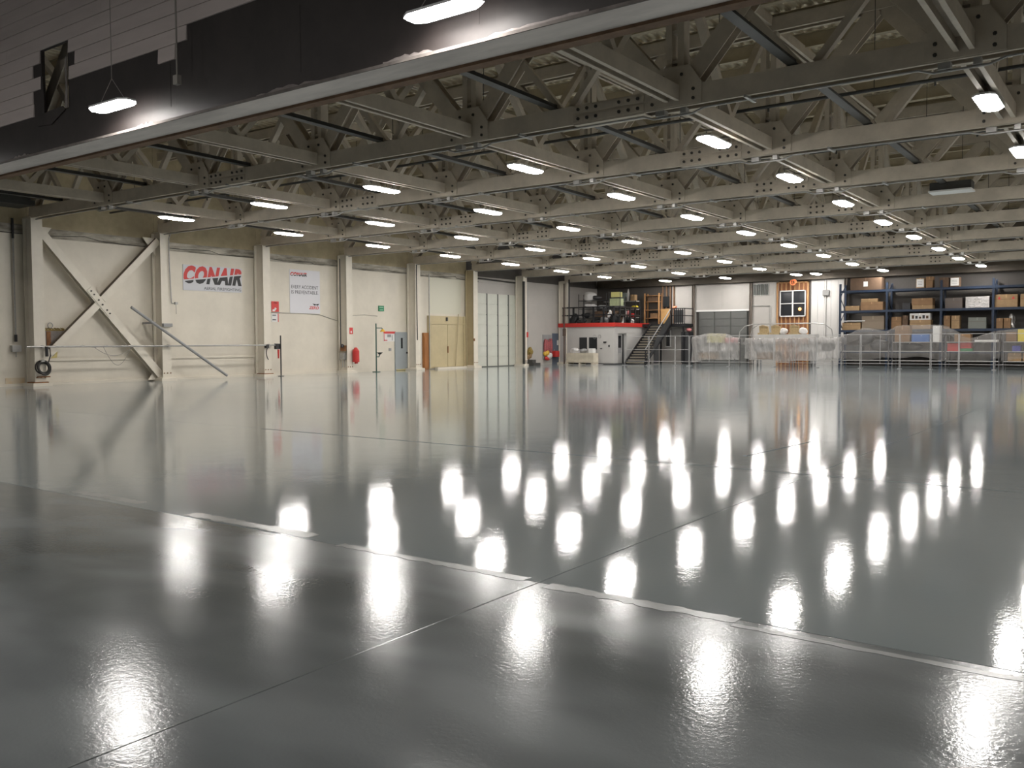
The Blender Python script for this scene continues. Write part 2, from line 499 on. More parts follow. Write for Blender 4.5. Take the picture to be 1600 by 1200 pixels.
# X brace in the first bay
def brace_plane(y, z, x): return (x, y, z)
xb = thing('cross_brace', 'cream steel X brace bolted between the two left columns', 'brace', (-34.5, 19.5, 0))
a0, a1 = Vector((-34.52, 17.05, 5.95)), Vector((-34.52, 22.1, 0.15))
def flat_member(p, q, w):
    return MB().bar(p, q, w, 0.03, (1, 0, 0), (0, 0.12)).bar(p, q, 0.03, 0.21, (1, 0, 0)).bar(p, q, w, 0.03, (1, 0, 0), (0, -0.12))
flat_member(a0, a1, 0.32).build('diagonal', COLW, xb)
b0, b1 = Vector((-34.52, 22.05, 5.95)), Vector((-34.52, 17.1, 1.0))
cm = a0 + (a1 - a0) * 0.465
db = (b1 - b0).normalized()
BROWNEDGE = mat('dark_brown_edge', (0.16, 0.13, 0.10), 0.8, noise=0.3, scale=4)  # dark brown strip along one edge of the second diagonal
flat_member(b0, cm - db * 0.17, 0.28).build('diagonal', COLW, xb)
MB().bar(b0, cm - db * 0.17, 0.03, 0.20, (1, 0, 0), (0.13, 0)).build('dark_edge', BROWNEDGE, xb)
MB().bar(cm + db * 0.17, b1, 0.03, 0.20, (1, 0, 0), (0.13, 0)).build('dark_edge', BROWNEDGE, xb)
flat_member(cm + db * 0.17, b1, 0.28).build('diagonal', COLW, xb)
da = (a1 - a0).normalized()
MB().bar(cm - da * 0.7, cm + da * 0.7, 0.24, 0.02, up=(1, 0, 0), off=(0, 0.147)).build('splice_plate', COLW, xb)
bb = MB()
for k in (-0.58, -0.4, -0.12, 0.12, 0.4, 0.58):
    p = cm + da * k + Vector((0.155, 0, 0))
    bb.cyl(p, p + Vector((0.03, 0, 0)), 0.035, 6)
tag(bb.build('bolt_row', BOLT, xb), kind='stuff')
MB().prism([(17.06, 5.3), (17.06, 6.05), (17.6, 6.05)], 0, -34.56, -34.53).build('gusset_plate', COLW, xb)
MB().prism([(21.98, 5.3), (21.98, 6.05), (21.4, 6.05)], 0, -34.56, -34.53).build('gusset_plate', COLW, xb)
MB().prism([(21.98, 0.05), (21.98, 0.7), (21.5, 0.05)], 0, -34.56, -34.53).build('gusset_plate', COLW, xb)

# ------------------------------------------------------------------ roof
rf = struct('ceiling', MB().box(-35.3, 9, 11.6, 60.2, 10.75, 10.85), DARKG)
# corrugated deck following the slight fall of the roof
pts_x = []
x = -35.0
while x < 8.5:
    pts_x += [(x, 0.0), (x + 0.11, 0.0), (x + 0.14, 0.06), (x + 0.25, 0.06)]
    x += 0.28
rows = []
for y in (11.7, 60.0):
    rows.append([(px, y, 10.05 + pz - drop(y)) for px, pz in pts_x])
MB().grid(rows).build('corrugated_deck', DECK, rf)
pm = None
k = 0
y = YT - S + 0.6
while y < 59.4:
    z = 9.98 - drop(y)
    if pm is None:
        pmb = MB()
        pmb.box(-34.9, 8.4, -0.012, 0.012, -0.36, 0.0)
        pmb.box(-34.9, 8.4, -0.09, 0.09, -0.38, -0.36)
        pmb.box(-34.9, 8.4, -0.09, 0.09, 0.0, 0.015)
        pm = pmb.mesh('purlin', PURLIN)
    inst('purlin', pm, rf, (0 - rf.location.x, y - rf.location.y, z - rf.location.z))
    y += S / 3

# trusses (local frame: y = 0 centre, z = 0 underside of the bottom chord)
MBC = MB().chord((-34.3, 0, 0.2), (8.2, 0, 0.2), 0.40, 0.40, 0.05).mesh('bottom_chord', STEEL)
MTC = MB().chord((-34.3, 0, 3.2), (8.2, 0, 3.2), 0.36, 0.34, 0.06).mesh('top_chord', STEEL)
def diag_mesh(sx):
    return MB().hbeam((0.22 * sx, 0, 0.40), (2.55 * sx, 0, 3.05), 0.30, 0.36, 0.03, up=(-sx, 0, 1)).mesh('diagonal', STEEL)
MD = {1: diag_mesh(1), -1: diag_mesh(-1)}
def sub_mesh(sx):
    return MB().bar((1.42 * sx, 0, 1.70), (2.5 * sx, 0, 0.42), 0.16, 0.14, up=(sx, 0, 1)).mesh('sub_diagonal', STEEL)
MS = {1: sub_mesh(1), -1: sub_mesh(-1)}
mv = MB()
mv.box(-0.20, -0.06, -0.13, 0.13, 0.40, 3.04); mv.box(0.06, 0.20, -0.13, 0.13, 0.40, 3.04)
for zz in (0.9, 1.5, 2.1, 2.7): mv.box(-0.06, 0.06, -0.1, 0.1, zz, zz + 0.06)
MV = mv.mesh('vertical', STEEL)
mg = MB()
for sy in (-1, 1):
    mg.prism([(-0.62, 0.02), (0.62, 0.02), (0.62, 0.42), (0.36, 0.80), (-0.36, 0.80), (-0.62, 0.42)], 1, sy * 0.205, sy * 0.225)
MG = mg.mesh('gusset_plate', STEEL)
msp = MB()
for sy in (-1, 1):
    msp.box(-0.85, 0.85, sy * 0.202, sy * 0.222, 0.03, 0.175)
    msp.box(-0.85, 0.85, sy * 0.202, sy * 0.222, 0.225, 0.37)
msp.box(-0.85, 0.85, -0.20, 0.20, -0.02, 0.0)
MSP = msp.mesh('splice_plate', STEEL)
mbt = MB()
for sy in (-1, 1):
    for zz in (0.10, 0.30):
        for xx in (-0.72, -0.5, -0.28, 0.28, 0.5, 0.72):
            mbt.cyl((xx, sy * 0.22, zz), (xx, sy * 0.25, zz), 0.038, 6)
MBT = mbt.mesh('bolt_row', BOLT)
mgb = MB()
for sy in (-1, 1):
    for xx, zz in ((-0.45, 0.12), (-0.45, 0.3), (0.45, 0.12), (0.45, 0.3), (-0.2, 0.62), (0.2, 0.62)):
        mgb.cyl((xx, sy * 0.224, zz), (xx, sy * 0.25, zz), 0.035, 6)
MGB = mgb.mesh('bolt_row', BOLT)
cp = []
for n_ in NODES[1:]:
    cp += [(n_ - 1.2, -0.02, -0.035), (n_ - 0.75, -0.02, -0.04), (n_ - 0.5, -0.05, -0.13), (n_ + 0.35, -0.05, -0.13), (n_ + 0.6, -0.02, -0.04), (n_ + 1.2, -0.02, -0.035)]
MCN = MB().tube([(-34.2, -0.02, -0.035)] + cp + [(8.2, -0.02, -0.035)], 0.022, 6).mesh('conduit', GALV)
mcl = MB()
for n_ in NODES[1:]:
    mcl.box(n_ - 0.42, n_ - 0.22, -0.14, 0.02, -0.11, 0.0).box(n_ + 0.12, n_ + 0.24, -0.12, 0.04, -0.11, 0.0).box(n_ + 1.5, n_ + 1.56, -0.26, 0.26, -0.05, 0.0)
MCL = mcl.mesh('conduit_boxes', GALV)
for i in range(-1, 8):
    y = YT + S * i + (0.25 if i < 0 else 0)
    t = thing('roof_truss', 'taupe steel roof truss, %s one inside the door header' % ORD[i] if i >= 0 else 'taupe steel roof truss directly behind the dark door header', 'truss', (0, y, 6.30 - drop(y) + (0.03 if i < 0 else 0)))
    inst('bottom_chord', MBC, t); inst('top_chord', MTC, t); inst('conduit', MCN, t); tag(inst('conduit_boxes', MCL, t), kind='stuff')
    for n, x in enumerate(NODES):
        if n > 0: inst('diagonal', MD[-1], t, (x, 0, 0)); inst('sub_diagonal', MS[-1], t, (x, 0, 0))
        if n < 8: inst('diagonal', MD[1], t, (x, 0, 0)); inst('sub_diagonal', MS[1], t, (x, 0, 0))
        if n > 0:
            inst('vertical', MV, t, (x, 0, 0))
            g = inst('gusset_plate', MG, t, (x, 0, 0)); tag(inst('bolt_row', MGB, g), kind='stuff')
    for x in (NODES[2] + 1.5, NODES[5] - 1.5, NODES[7] - 1.5):
        s_ = inst('splice_plate', MSP, t, (x, 0, 0)); tag(inst('bolt_row', MBT, s_), kind='stuff')

# lengthwise struts at every panel point, one line per panel point
MST = MB().chord((0, 0.24, 0.20), (0, S - 0.24, 0.20), 0.32, 0.30, 0.06).mesh('strut', STEEL)
MTS = MB().chord((0, 0.24, 3.2), (0, S - 0.24, 3.2), 0.26, 0.24, 0.06).mesh('top_strut', STEEL)
MBR = [MB().bar((0, S / 2, 0.36), (0, 0.3, 3.0), 0.18, 0.14, up=(0, 1, 0.5)).mesh('brace', STEEL),
       MB().bar((0, S / 2, 0.36), (0, S - 0.3, 3.0), 0.18, 0.14, up=(0, -1, 0.5)).mesh('brace', STEEL)]
MEND = MB().box(-0.2, 0.2, 0.20, 0.24, 0.0, 0.6).mesh('end_plate', STEEL)
for n in range(1, 8):
    t = thing('strut_line', 'line of lengthwise steel struts between trusses, %s out from the left wall' % ORD[n - 1], 'roof brace', (NODES[n], YT - S, 6.33))
    for i in range(-1, 7):
        y = S * (i + 1)
        dz = -drop(YT + S * (i + 0.5))
        if i >= 0 or True:
            inst('strut', MST, t, (0, y, dz)); inst('top_strut', MTS, t, (0, y, dz))
            for b_ in MBR: inst('brace', b_, t, (0, y, dz))
            inst('end_plate', MEND, t, (0, y, dz))
# dark tie angles at mid panel
for n in range(0, 7):
    xm = (NODES[n] + NODES[n + 1]) / 2 - 0.25
    b = MB()
    p, q = (xm, 11.8, 6.83), (xm, 59.4, 6.83 - drop(59.4))
    b.bar(p, q, 0.012, 0.10, off=(-0.04, 0)); b.bar(p, q, 0.012, 0.10, off=(0.04, 0)); b.bar(p, q, 0.20, 0.012, off=(0, -0.05))
    tag(b.build('tie_beam', STEELD), 'thin dark tie beam running the hall length, %s out from the left wall' % ORD[n], 'tie beam')
# sprinkler pipes across the hall
for n in range(0, 7):
    y = YT + S * n + 3.3
    z = 6.98 - drop(y)
    t = thing('sprinkler_pipe', 'dark sprinkler pipe crossing the hall above the chords in bay %s from the header' % ORD[n], 'pipe', (-13, y, z))
    MB().cyl((-34.8, y, z), (8.3, y, z), 0.04, 8).build('pipe', STEELD, t)
    hb = MB()
    for k in range(12):
        x = -33 + 3.5 * k
        hb.cyl((x, y, z + 0.04), (x, y, z + 2.75), 0.010, 4); hb.cyl((x + 1.2, y, z - 0.12), (x + 1.2, y, z - 0.04), 0.025, 6)
    tag(hb.build('hanger_rod', STEELD, t), kind='stuff')

# ------------------------------------------------------------------ header wall over the opening
HX0, HX1, HZ0, HZ1 = -21.93, -20.72, 7.12, 8.65      # torn hole
hd = struct('wall_front', MB().box(-34.9, HX0, YH, YH + 0.08, 6.2, 10.7), BLACKM)
for q in ((HX1, 9.0, 6.2, 10.7), (HX0, HX1, 6.2, HZ0), (HX0, HX1, HZ1, 10.7)):
    MB().box(q[0], q[1], YH, YH + 0.08, q[2], q[3]).build('membrane', BLACKM, hd)
for x in (-16.7, -12.7, -8.6, -4.6):
    MB().box(x, x + 0.03, YH - 0.006, YH, 6.5, 7.7).build('seam_strip', BLACKM, hd)
# pale soffit board under the header with a rusty inner lip and a thin edge trim
MB().box(-34.9, 9, YH - 0.10, YH + 0.57, 6.17, 6.20).build('soffit_board', FASCIA, hd)
MB().box(-34.9, 9, YH - 0.13, YH - 0.10, 6.165, 6.215).box(-34.9, 9, YH - 0.10, YH, 6.20, 6.215).build('edge_trim', mat('dull_grey_brown_trim', (0.20, 0.175, 0.16), 0.9, noise=0.4, scale=3), hd)
MB().box(-34.9, 9, YH + 0.57, YH + 0.80, 6.12, 6.20).build('soffit_lip', LIPB, hd)
# siding planks in rows, stepping round the torn hole
PH = 0.305
rows_x = [(7.13, [(-34.9, -22.33)]), (7.435, [(-34.9, -22.35), (-17.07, -16.47)]), (7.74, [(-34.9, -21.95), (-20.65, -16.07)]),
          (8.045, [(-34.9, -22.33), (-20.37, -12.2), (-12.194, 4.0)]), (8.35, [(-34.9, -21.97), (-20.65, -9.1), (-9.094, 4.0)]),
          (8.655, [(-34.9, -23.6), (-23.594, -8.1), (-8.094, 4)]), (8.96, [(-34.9, -19.2), (-19.194, 4.0)]), (9.265, [(-34.9, -24.4), (-24.394, 4.0)]),
          (9.57, [(-34.9, -21.0), (-20.994, 4.0)]), (9.875, [(-34.9, -26.0), (-25.994, 4.0)]), (10.18, [(-34.9, -20.0), (-19.994, 4.0)])]
for z, segs in rows_x:
    for x0, x1 in segs:
        MB().prism([(YH - 0.035, z + 0.004), (YH, z + 0.004), (YH, z + PH - 0.004), (YH - 0.018, z + PH - 0.004)], 0, x0, x1).build('plank', PLANK, hd)
# ragged torn backing along the foot of the membrane
r = random.Random(3)
for x0, x1 in ((-17.9, -17.3), (-13.9, -12.1), (-10.6, -9.4), (-8.4, -6.6), (-5.6, -4.0), (-23.4, -22.6)):
    n = 12; top = []
    for k in range(n + 1):
        top.append((x0 + (x1 - x0) * k / n, 6.24 + r.uniform(0.02, 0.10) * (1 - abs(k - n / 2) / n)))
    poly = [(x1, 6.20), (x0, 6.20)] + top
    MB().prism(poly, 1, YH - 0.03, YH - 0.018).build('torn_backing', TORN, hd)
MB().prism([(-21.93, 7.1), (-21.80, 7.12), (-21.84, 8.0), (-21.93, 8.05)], 1, YH - 0.03, YH - 0.01).build('torn_backing', BLACKM, hd)
MB().prism([(-20.85, 7.12), (-20.72, 7.12), (-20.72, 8.3), (-20.80, 8.2), (-20.77, 7.6)], 1, YH - 0.04, YH - 0.02).build('torn_backing', TORN, hd)
MB().prism([(-22.15, 6.88), (-21.5, 6.83), (-20.85, 7.08), (-20.95, 7.18), (-21.6, 7.16), (-22.1, 7.10)], 1, YH - 0.03, YH - 0.01).build('torn_backing', BLACKM, hd)
cf = struct('ceiling_front', MB().box(-36, 10, -9, YH, 10.68, 10.8), DARKG)
tag(MB().box(-34.3, -33.2, 13.2, 16.2, 6.62, 6.98).box(-34.6, -33.4, 16.2, 16.45, 6.66, 6.84).build('door_track_beam', STEELD), 'dark steel door track beam at the top left corner', 'beam')
tag(MB().cyl((-14.1, 12.1, 6.30), (-14.1, 12.1, 6.36), 0.17, 20).cyl((-14.1, 12.1, 6.36), (-14.1, 12.1, 6.56), 0.03, 6).build('ceiling_disc', FRAMEW), 'small white disc fitting under the door header', 'fitting')

# ------------------------------------------------------------------ lamps
def hexpts(L, W, n=1):
    return [(-W / 2, -L / 2 + 0.16), (-W / 4, -L / 2), (W / 4, -L / 2), (W / 2, -L / 2 + 0.16), (W / 2, L / 2 - 0.16), (W / 4, L / 2), (-W / 4, L / 2), (-W / 2, L / 2 - 0.16)]
MH = MB().prism(hexpts(1.42, 0.42), 2, 0.06, 0.10).prism(hexpts(1.0, 0.22), 2, 0.10, 0.12).mesh('housing', HOUSE)
_lo, _hi = hexpts(1.30, 0.36), hexpts(1.40, 0.41)
ML = MB().add([(x, y, 0.022) for x, y in _lo] + [(x, y, 0.06) for x, y in _hi], [tuple(range(8))[::-1], tuple(range(8, 16))] + [(k, (k + 1) % 8, 8 + (k + 1) % 8, 8 + k) for k in range(8)]).mesh('lens', LENS)
HANG = {}
def hanger_mesh(dx):
    k = round(dx, 2)
    if k not in HANG:
        m_ = MB()
        zz = 0.155 if dx < 0.25 else 0.24
        for yy in (-0.45, 0.45):
            m_.cyl((0, yy, 0.11), (0, yy, zz), 0.014, 5)
            if dx > 0.25: m_.box(-0.05, dx - 0.14, yy - 0.02, yy + 0.02, 0.22, 0.26)
        HANG[k] = m_.mesh('hanger', WIRE)
    return HANG[k]
LX = [-29.83, -24.49, -19.23, -13.89, -8.5, -2.78, 2.55]
def lamp(x, y, z, label, rz=0.0, wires=None):
    t = thing('led_high_bay', label, 'ceiling light', (x, y, z), 'led high bay lights')
    t.rotation_euler.z = rz
    inst('housing', MH, t); inst('lens', ML, t)
    if wires is None:
        inst('hanger', hanger_mesh(min(abs(n_ - x) for n_ in NODES)), t)
    else:
        wires_mesh = HANG.get(wires) or HANG.setdefault(wires, MB().cyl((0, -0.5, 0.10), (0, 0, wires[0]), 0.006, 4).cyl((0, 0.5, 0.14), (0, 0, wires[0]), 0.006, 4).cyl((0, 0, wires[0]), (0, 0, wires[1]), 0.008, 4).mesh('hanger', WIRE))
        inst('hanger', wires_mesh, t)
    return t
ROWN = ['nearest row inside the header', 'second row inside the header', 'third row inside the header', 'fourth row', 'fifth row', 'sixth row', 'seventh row']
for i in range(7):
    for j, x in enumerate(LX):
        y = 19.89 + S * i
        lamp(x, y, 6.24 - drop(y), 'LED light in the %s, %s out from the left wall' % (ROWN[i], ORD[j]))
for x, y, d in ((-28.2, 57.6, 'leftmost over the mezzanine stairs'), (-23.7, 57.5, 'above the far garage door'), (-18.9, 57.5, 'above the timber framed window'), (-17.7, 57.7, 'small and right of the window lamp'), (-13.6, 57.5, 'above the left rack bays'), (-8.25, 57.5, 'above the right rack bays')):
    lamp(x, y, 5.80, 'LED light by the far wall, ' + d)
for x, d in ((-17.86, 'before the dark header at the upper left'), (-8.8, 'before the dark header at the top middle'), (0.3, 'before the header, right of the picture'), (-27.5, 'before the header, left of the picture')):
    lamp(x, 10.45, 6.52, 'lit LED light hung on wires ' + d, math.pi / 2, (0.62, 4.1))
for j, x in enumerate((-27.5, -18.14, -8.92, 0.3)):
    for k, y in enumerate((2.6, -5.4)):
        lamp(x, y, 9.3, 'LED light of the outer hall, %s from the left, %s' % (ORD[j], ('beside the camera', 'behind the camera')[k]), math.pi / 2, (0.62, 1.38))
tag(MB().cyl((-16.0, 10.75, 6.95), (-16.0, 10.75, 10.69), 0.018, 6).box(-16.07, -15.93, 10.70, 10.80, 6.77, 6.95).build('hanging_cord', WIRE), 'cord with a small grey box hanging before the dark header', 'cord')

# radiant heater hung from a truss
h = thing('radiant_heater', 'dark hanging heater panel with pale underside at the right under the trusses', 'heater', (-5.4, 31.5, 6.34))
MB().box(-6.0, -4.8, 31.2, 31.8, 6.36, 6.62).build('case', STEELD, h)
MB().box(-6.02, -4.78, 31.1, 31.85, 6.31, 6.36).build('reflector', FRAMEW, h)
MB().cyl((-5.8, 31.5, 6.62), (-5.8, 31.5, 7.1), 0.012, 5).cyl((-5.0, 31.5, 6.62), (-5.0, 31.5, 7.1), 0.012, 5).build('hanger', WIRE, h)

# ------------------------------------------------------------------ things on the left wall
def wall_place(x): return lambda u, v: (x, u, v)
XP = XW + 0.02
# long cable along the top of the wall
pts = []
for k in range(0, 34):
    y = 13 + k * 0.95
    pts.append((XW + 0.09 if (k % 6) else XC + 0.03, y, 5.78 - drop(y) + 0.03 * math.sin(k * 1.3)))
tag(MB().tube(pts, 0.012, 5).build('wall_cable', WIREB), 'thin dark cable strung along the top of the left wall', 'cable')
# horizontal conduit with wires looping under it
t = thing('wall_conduit', 'grey conduit running waist high along the wall behind the cross brace', 'conduit', (-34.1, 22, 1.45))
MB().cyl((-34.05, 16.3, 1.49), (-34.05, 28.0, 1.49), 0.035, 8).build('pipe', GALV, t)
MB().tube([(-34.05, 18.2 + 0.25 * k, 1.49 + 0.05 * math.sin(k * 1.7)) for k in range(9)], 0.014, 5).build('wrapped_wire', WIRE, t)
for y0, y1, s_ in ((18.9, 20.6, 0.36), (19.3, 20.5, 0.75)):
    MB().tube([(-34.08, y0 + (y1 - y0) * k / 12, 1.47 - s_ * math.sin(math.pi * k / 12)) for k in range(13)], 0.010, 5).build('hanging_wire', WIRE, t)
for y in (16.9, 22.2, 27.5):
    MB().box(-34.16, -34.02, y - 0.03, y + 0.03, 1.44, 1.54).build('clamp', GALV, t)
MB().box(-34.12, -33.98, 27.85, 28.12, 1.30, 1.56).build('end_valve', BLK, t)
# drop pipe at the far left
t = thing('drop_pipe', 'grey drop pipe with black handle at the far left of the wall', 'pipe', (XW + 0.1, 16.2, 1.1))
MB().cyl((XW + 0.1, 16.28, 1.9), (XW + 0.1, 16.28, 6.2), 0.03, 8).build('pipe', GALV, t)
MB().cyl((XW + 0.1, 16.28, 5.55), (XW + 0.1, 16.28, 6.3), 0.045, 8).build('upper_sleeve', BLK, t)
MB().cyl((XW + 0.1, 16.28, 1.68), (XW + 0.1, 16.28, 1.95), 0.055, 8).build('handle', BLK, t)
MB().box(XW, XW + 0.16, 16.12, 16.45, 1.30, 1.55).build('junction_box', GALV, t)
MB().cyl((XW + 0.08, 16.28, 1.1), (XW + 0.08, 16.28, 1.32), 0.02, 6).build('stub', GALV, t)
tag(MB().box(XW, XW + 0.03, 15.06, 15.28, 0.66, 0.72).box(XW, XW + 0.03, 15.42, 15.62, 0.66, 0.72).build('wall_slot', BLK), 'pair of dark slots low on the wall at far left', 'slot')
# coiled hose on the first column
t = thing('hose_coil', 'coiled black rubber hose hanging on the leftmost column', 'hose', (-34.02, 16.9, 0.35))
for k in range(5):
    MB().torus((-34.06 + 0.035 * (k % 3), 16.88 + 0.012 * k, 0.72 - 0.01 * k), (1, 0.12 * (k - 2), 0.05 * k), (0.25, 0.21, 0.24, 0.19, 0.265)[k], 0.028, 26, 6).build('hose_turn', RUBBER, t, smooth=True)
MB().tube([(-34.03, 17.08, 0.88), (-34.02, 17.16, 1.15), (-34.03, 17.15, 1.45)], 0.022, 6).build('hose_tail', RUBBER, t)
MB().cyl((-34.0, 17.02, 1.12), (-34.0, 17.02, 1.5), 0.06, 8).build('nozzle', BLK, t)
MB().box(-34.16, -33.98, 16.8, 16.92, 0.92, 0.98).build('hook', GALV, t)
MB().box(-34.16, -34.04, 16.7, 17.15, 0.33, 0.37).build('drip_bracket', RUST, t)
# winch bucket behind the brace
t = thing('chain_bucket', 'grey metal chain bucket with yellow rim fixed beside the leftmost column', 'bucket', (-34.8, 17.7, 1.1))
MB().prism([(17.3, 1.12), (17.62, 1.12), (18.15, 2.1), (17.3, 2.1)], 0, -34.88, -34.68).build('body', mat('dusty_grey_brown', (0.26, 0.23, 0.21), 0.7, noise=0.3, scale=5), t)
MB().box(-34.89, -34.66, 17.28, 18.17, 2.1, 2.16).build('rim', mat('dull_ochre', (0.33, 0.23, 0.05), 0.7, noise=0.6, scale=9), t)
ch = MB()
for k in range(9):
    ch.torus((-34.76 + 0.05 * math.sin(k * 2), 17.38 + 0.085 * k, 2.19), (0.3 * (k % 2), 0.4, 1), 0.045, 0.014, 10, 5)
tag(ch.build('chain', MATS['dull_ochre'], t), kind='stuff')
MB().torus((-34.76, 17.56, 2.31), (1, 0.1, 0), 0.10, 0.016, 18, 6).build('ring', GREYM, t)
MB().box(-34.68, -34.66, 17.36, 17.52, 1.15, 2.08).build('strap', RUST, t)
tag(MB().prism([(17.55, 1.02), (17.86, 1.06), (17.88, 1.30), (17.62, 1.36), (17.53, 1.2)], 0, XW, XW + 0.012).build('paper_patch', YELC), 'torn yellowed paper patch on the wall below the chain bucket', 'paper')
tag(MB().box(XW, XW + 0.015, 15.9, 16.6, 0.02, 0.32).build('rust_stain_plate', mat('rust_stained_cream', (0.62, 0.47, 0.28), 0.7, noise=0.45, scale=3, dark=(0.62, 0.56, 0.45))), 'rust stained plate at the foot of the wall beside the leftmost column', 'plate')
# leaning pole
tag(MB().cyl((-33.95, *(20.46, 3.08)), (-33.55, *(24.74, 0.15)), 0.06, 10).build('leaning_pole', GREYM), 'long grey pole leaning against the wall across the second column', 'pole')
tag(MB().box(-34.85, -34.05, 21.5, 21.6, 2.42, 2.5).box(-34.16, -34.02, 21.97, 22.38, 2.30, 2.44).build('pole_bracket', GREYM), 'steel bracket arm on the second column holding the leaning pole', 'bracket')
# conduit drop on second column
t = thing('column_conduit', 'grey conduit with pull chain running down the second column', 'conduit', (-34.1, 22.4, 2.8))
MB().tube([(-34.12, 22.45, 6.25), (-34.1, 22.34, 6.05), (-34.1, 22.34, 5.0), (-34.1, 22.4, 3.36), (-34.1, 22.42, 3.30), (-34.1, 22.64, 3.30)], 0.024, 6).build('pipe', GALV, t)
MB().cyl((-34.1, 22.62, 2.85), (-34.1, 22.62, 3.3), 0.010, 5).build('pull_chain', WIRE, t)
MB().box(-34.15, -34.05, 22.56, 22.68, 3.26, 3.36).build('switch_box', GALV, t)

# company sign and poster
def conair(parent, a, b, x, bold=0.065):
    lettering('logo_upper', 'CONAIR', a, b, wall_place(x), REDS, parent, bold, 0.32, ((0.5, 0.45), (-0.5, 1.0)))
    lettering('logo_lower', 'CONAIR', a, b, wall_place(x + 0.001), BLK, parent, bold, 0.32, ((0.5, 0.37), (0.5, -1.0)))
A, B = (23.51, 3.95), (26.63, 5.08)
t = thing('company_sign', 'pale wall sign with red and black CONAIR logo above AERIAL FIREFIGHTING', 'sign', (XP, (A[0] + B[0]) / 2, A[1]))
MB().box(XW, XW + 0.03, A[0], B[0], A[1], B[1]).build('board', SIGNG, t)
conair(t, (A[0] + 0.02, A[1] + 0.30), (B[0] - 0.02, B[1] - 0.02), XW + 0.034)
lettering('tagline', 'AERIAL FIREFIGHTING', (A[0] + 1.05, A[1] + 0.06), (B[0] - 0.06, A[1] + 0.19), wall_place(XW + 0.034), GREYINK, t, 0.012)
A, B = (29.49, 3.08), (31.46, 5.25)
t = thing('safety_poster', 'tall white safety poster reading EVERY ACCIDENT IS PREVENTABLE', 'poster', (XP, (A[0] + B[0]) / 2, A[1]))
MB().box(XW, XW + 0.02, A[0], B[0], A[1], B[1]).build('sheet', SIGNW, t)
w_, h_ = B[0] - A[0], B[1] - A[1]
xs_ = XW + 0.024
conair(t, (A[0] + 0.02 * w_, B[1] - 0.15 * h_), (A[0] + 0.56 * w_, B[1] - 0.06 * h_), xs_)
lettering('slogan_line', 'EVERY ACCIDENT', (A[0] + 0.05 * w_, A[1] + 0.565 * h_), (A[0] + 0.94 * w_, A[1] + 0.645 * h_), wall_place(xs_), GREYINK, t, 0.006)
lettering('slogan_line', 'IS PREVENTABLE.', (A[0] + 0.05 * w_, A[1] + 0.445 * h_), (A[0] + 0.94 * w_, A[1] + 0.525 * h_), wall_place(xs_), GREYINK, t, 0.006)
lettering('zero_logo', 'ZERO', (A[0] + 0.62 * w_, A[1] + 0.10 * h_), (A[0] + 0.95 * w_, A[1] + 0.17 * h_), wall_place(xs_), REDS, t, 0.03, 0.25)
MB().prism([(A[0] + 0.74 * w_, A[1] + 0.235 * h_), (A[0] + 0.80 * w_, A[1] + 0.19 * h_), (A[0] + 0.86 * w_, A[1] + 0.22 * h_), (A[0] + 0.92 * w_, A[1] + 0.19 * h_), (A[0] + 0.97 * w_, A[1] + 0.235 * h_), (A[0] + 0.86 * w_, A[1] + 0.205 * h_)], 0, xs_, xs_ + 0.002).build('zero_mark', BLK, t)
# red fire sign and notice above it, third column
A, B = (28.35, 3.11), (28.79, 3.62)
t = thing('fire_sign', 'square red fire sign with white flame mark right of the third column', 'sign', (XW + 0.05, A[0], A[1]))
MB().box(XW, XW + 0.03, A[0], B[0], A[1], B[1]).build('plate', REDS, t)
u0, u1, v0, v1 = A[0], B[0], A[1], B[1]
MB().prism([(u0 + 0.04, v0 + 0.03), (u0 + 0.18, v0 + 0.03), (u0 + 0.30, v0 + 0.16), (u0 + 0.20, v0 + 0.22), (u0 + 0.15, v0 + 0.12), (u0 + 0.06, v0 + 0.13)], 0, XW + 0.03, XW + 0.034).build('mark', FRAMEW, t)
MB().prism([(u0 + 0.1, v1 - 0.08), (u0 + 0.3, v1 - 0.12), (u0 + 0.32, v1 - 0.05), (u0 + 0.16, v1 - 0.03)], 0, XW + 0.03, XW + 0.034).build('mark', mat('dark_red_mark', (0.28, 0.02, 0.02), 0.5), t)
A, B = (28.34, 2.62), (28.77, 3.03)
t = thing('wall_notice', 'small white notice with red strip under the square fire sign', 'sign', (XW + 0.02, A[0], A[1]))
MB().box(XW, XW + 0.02, A[0], B[0], A[1], B[1]).build('plate', FRAMEW, t)
MB().box(XW + 0.02, XW + 0.024, B[0] - 0.05, B[0], A[1], B[1]).build('strip', REDS, t)
for dv in (0.30, 0.08):
    MB().box(XW + 0.02, XW + 0.024, A[0] + 0.05, A[0] + 0.27, A[1] + dv, A[1] + dv + 0.05).build('text_line', GREYINK, t)
# hose reel arm at third column
t = thing('air_hose_arm', 'black air hose with red gun hung on the third column', 'air hose', (-34.0, 27.9, 0.75))
MB().tube([(-34.05, 27.55 + 0.22 * math.sin(a_) - 0.0, 1.12 + 0.36 * math.cos(a_)) for a_ in [-0.2 - 0.3 * k for k in range(9)]], 0.022, 6).build('hose', RUBBER, t)
MB().box(-34.16, -34.0, 27.3, 27.45, 1.36, 1.52).build('bracket', BLK, t)
MB().cyl((-33.98, 27.98, 0.86), (-33.98, 27.98, 1.28), 0.035, 8, 0.05).build('gun', REDP, t)
tag(MB().cyl((-33.95, 28.1, 0.0), (-33.95, 28.1, 1.95), 0.032, 8).box(-34.05, -33.85, 28.0, 28.2, 0.0, 0.02).build('floor_post', STEELD), 'thin dark upright post on the floor beside the third column', 'post')
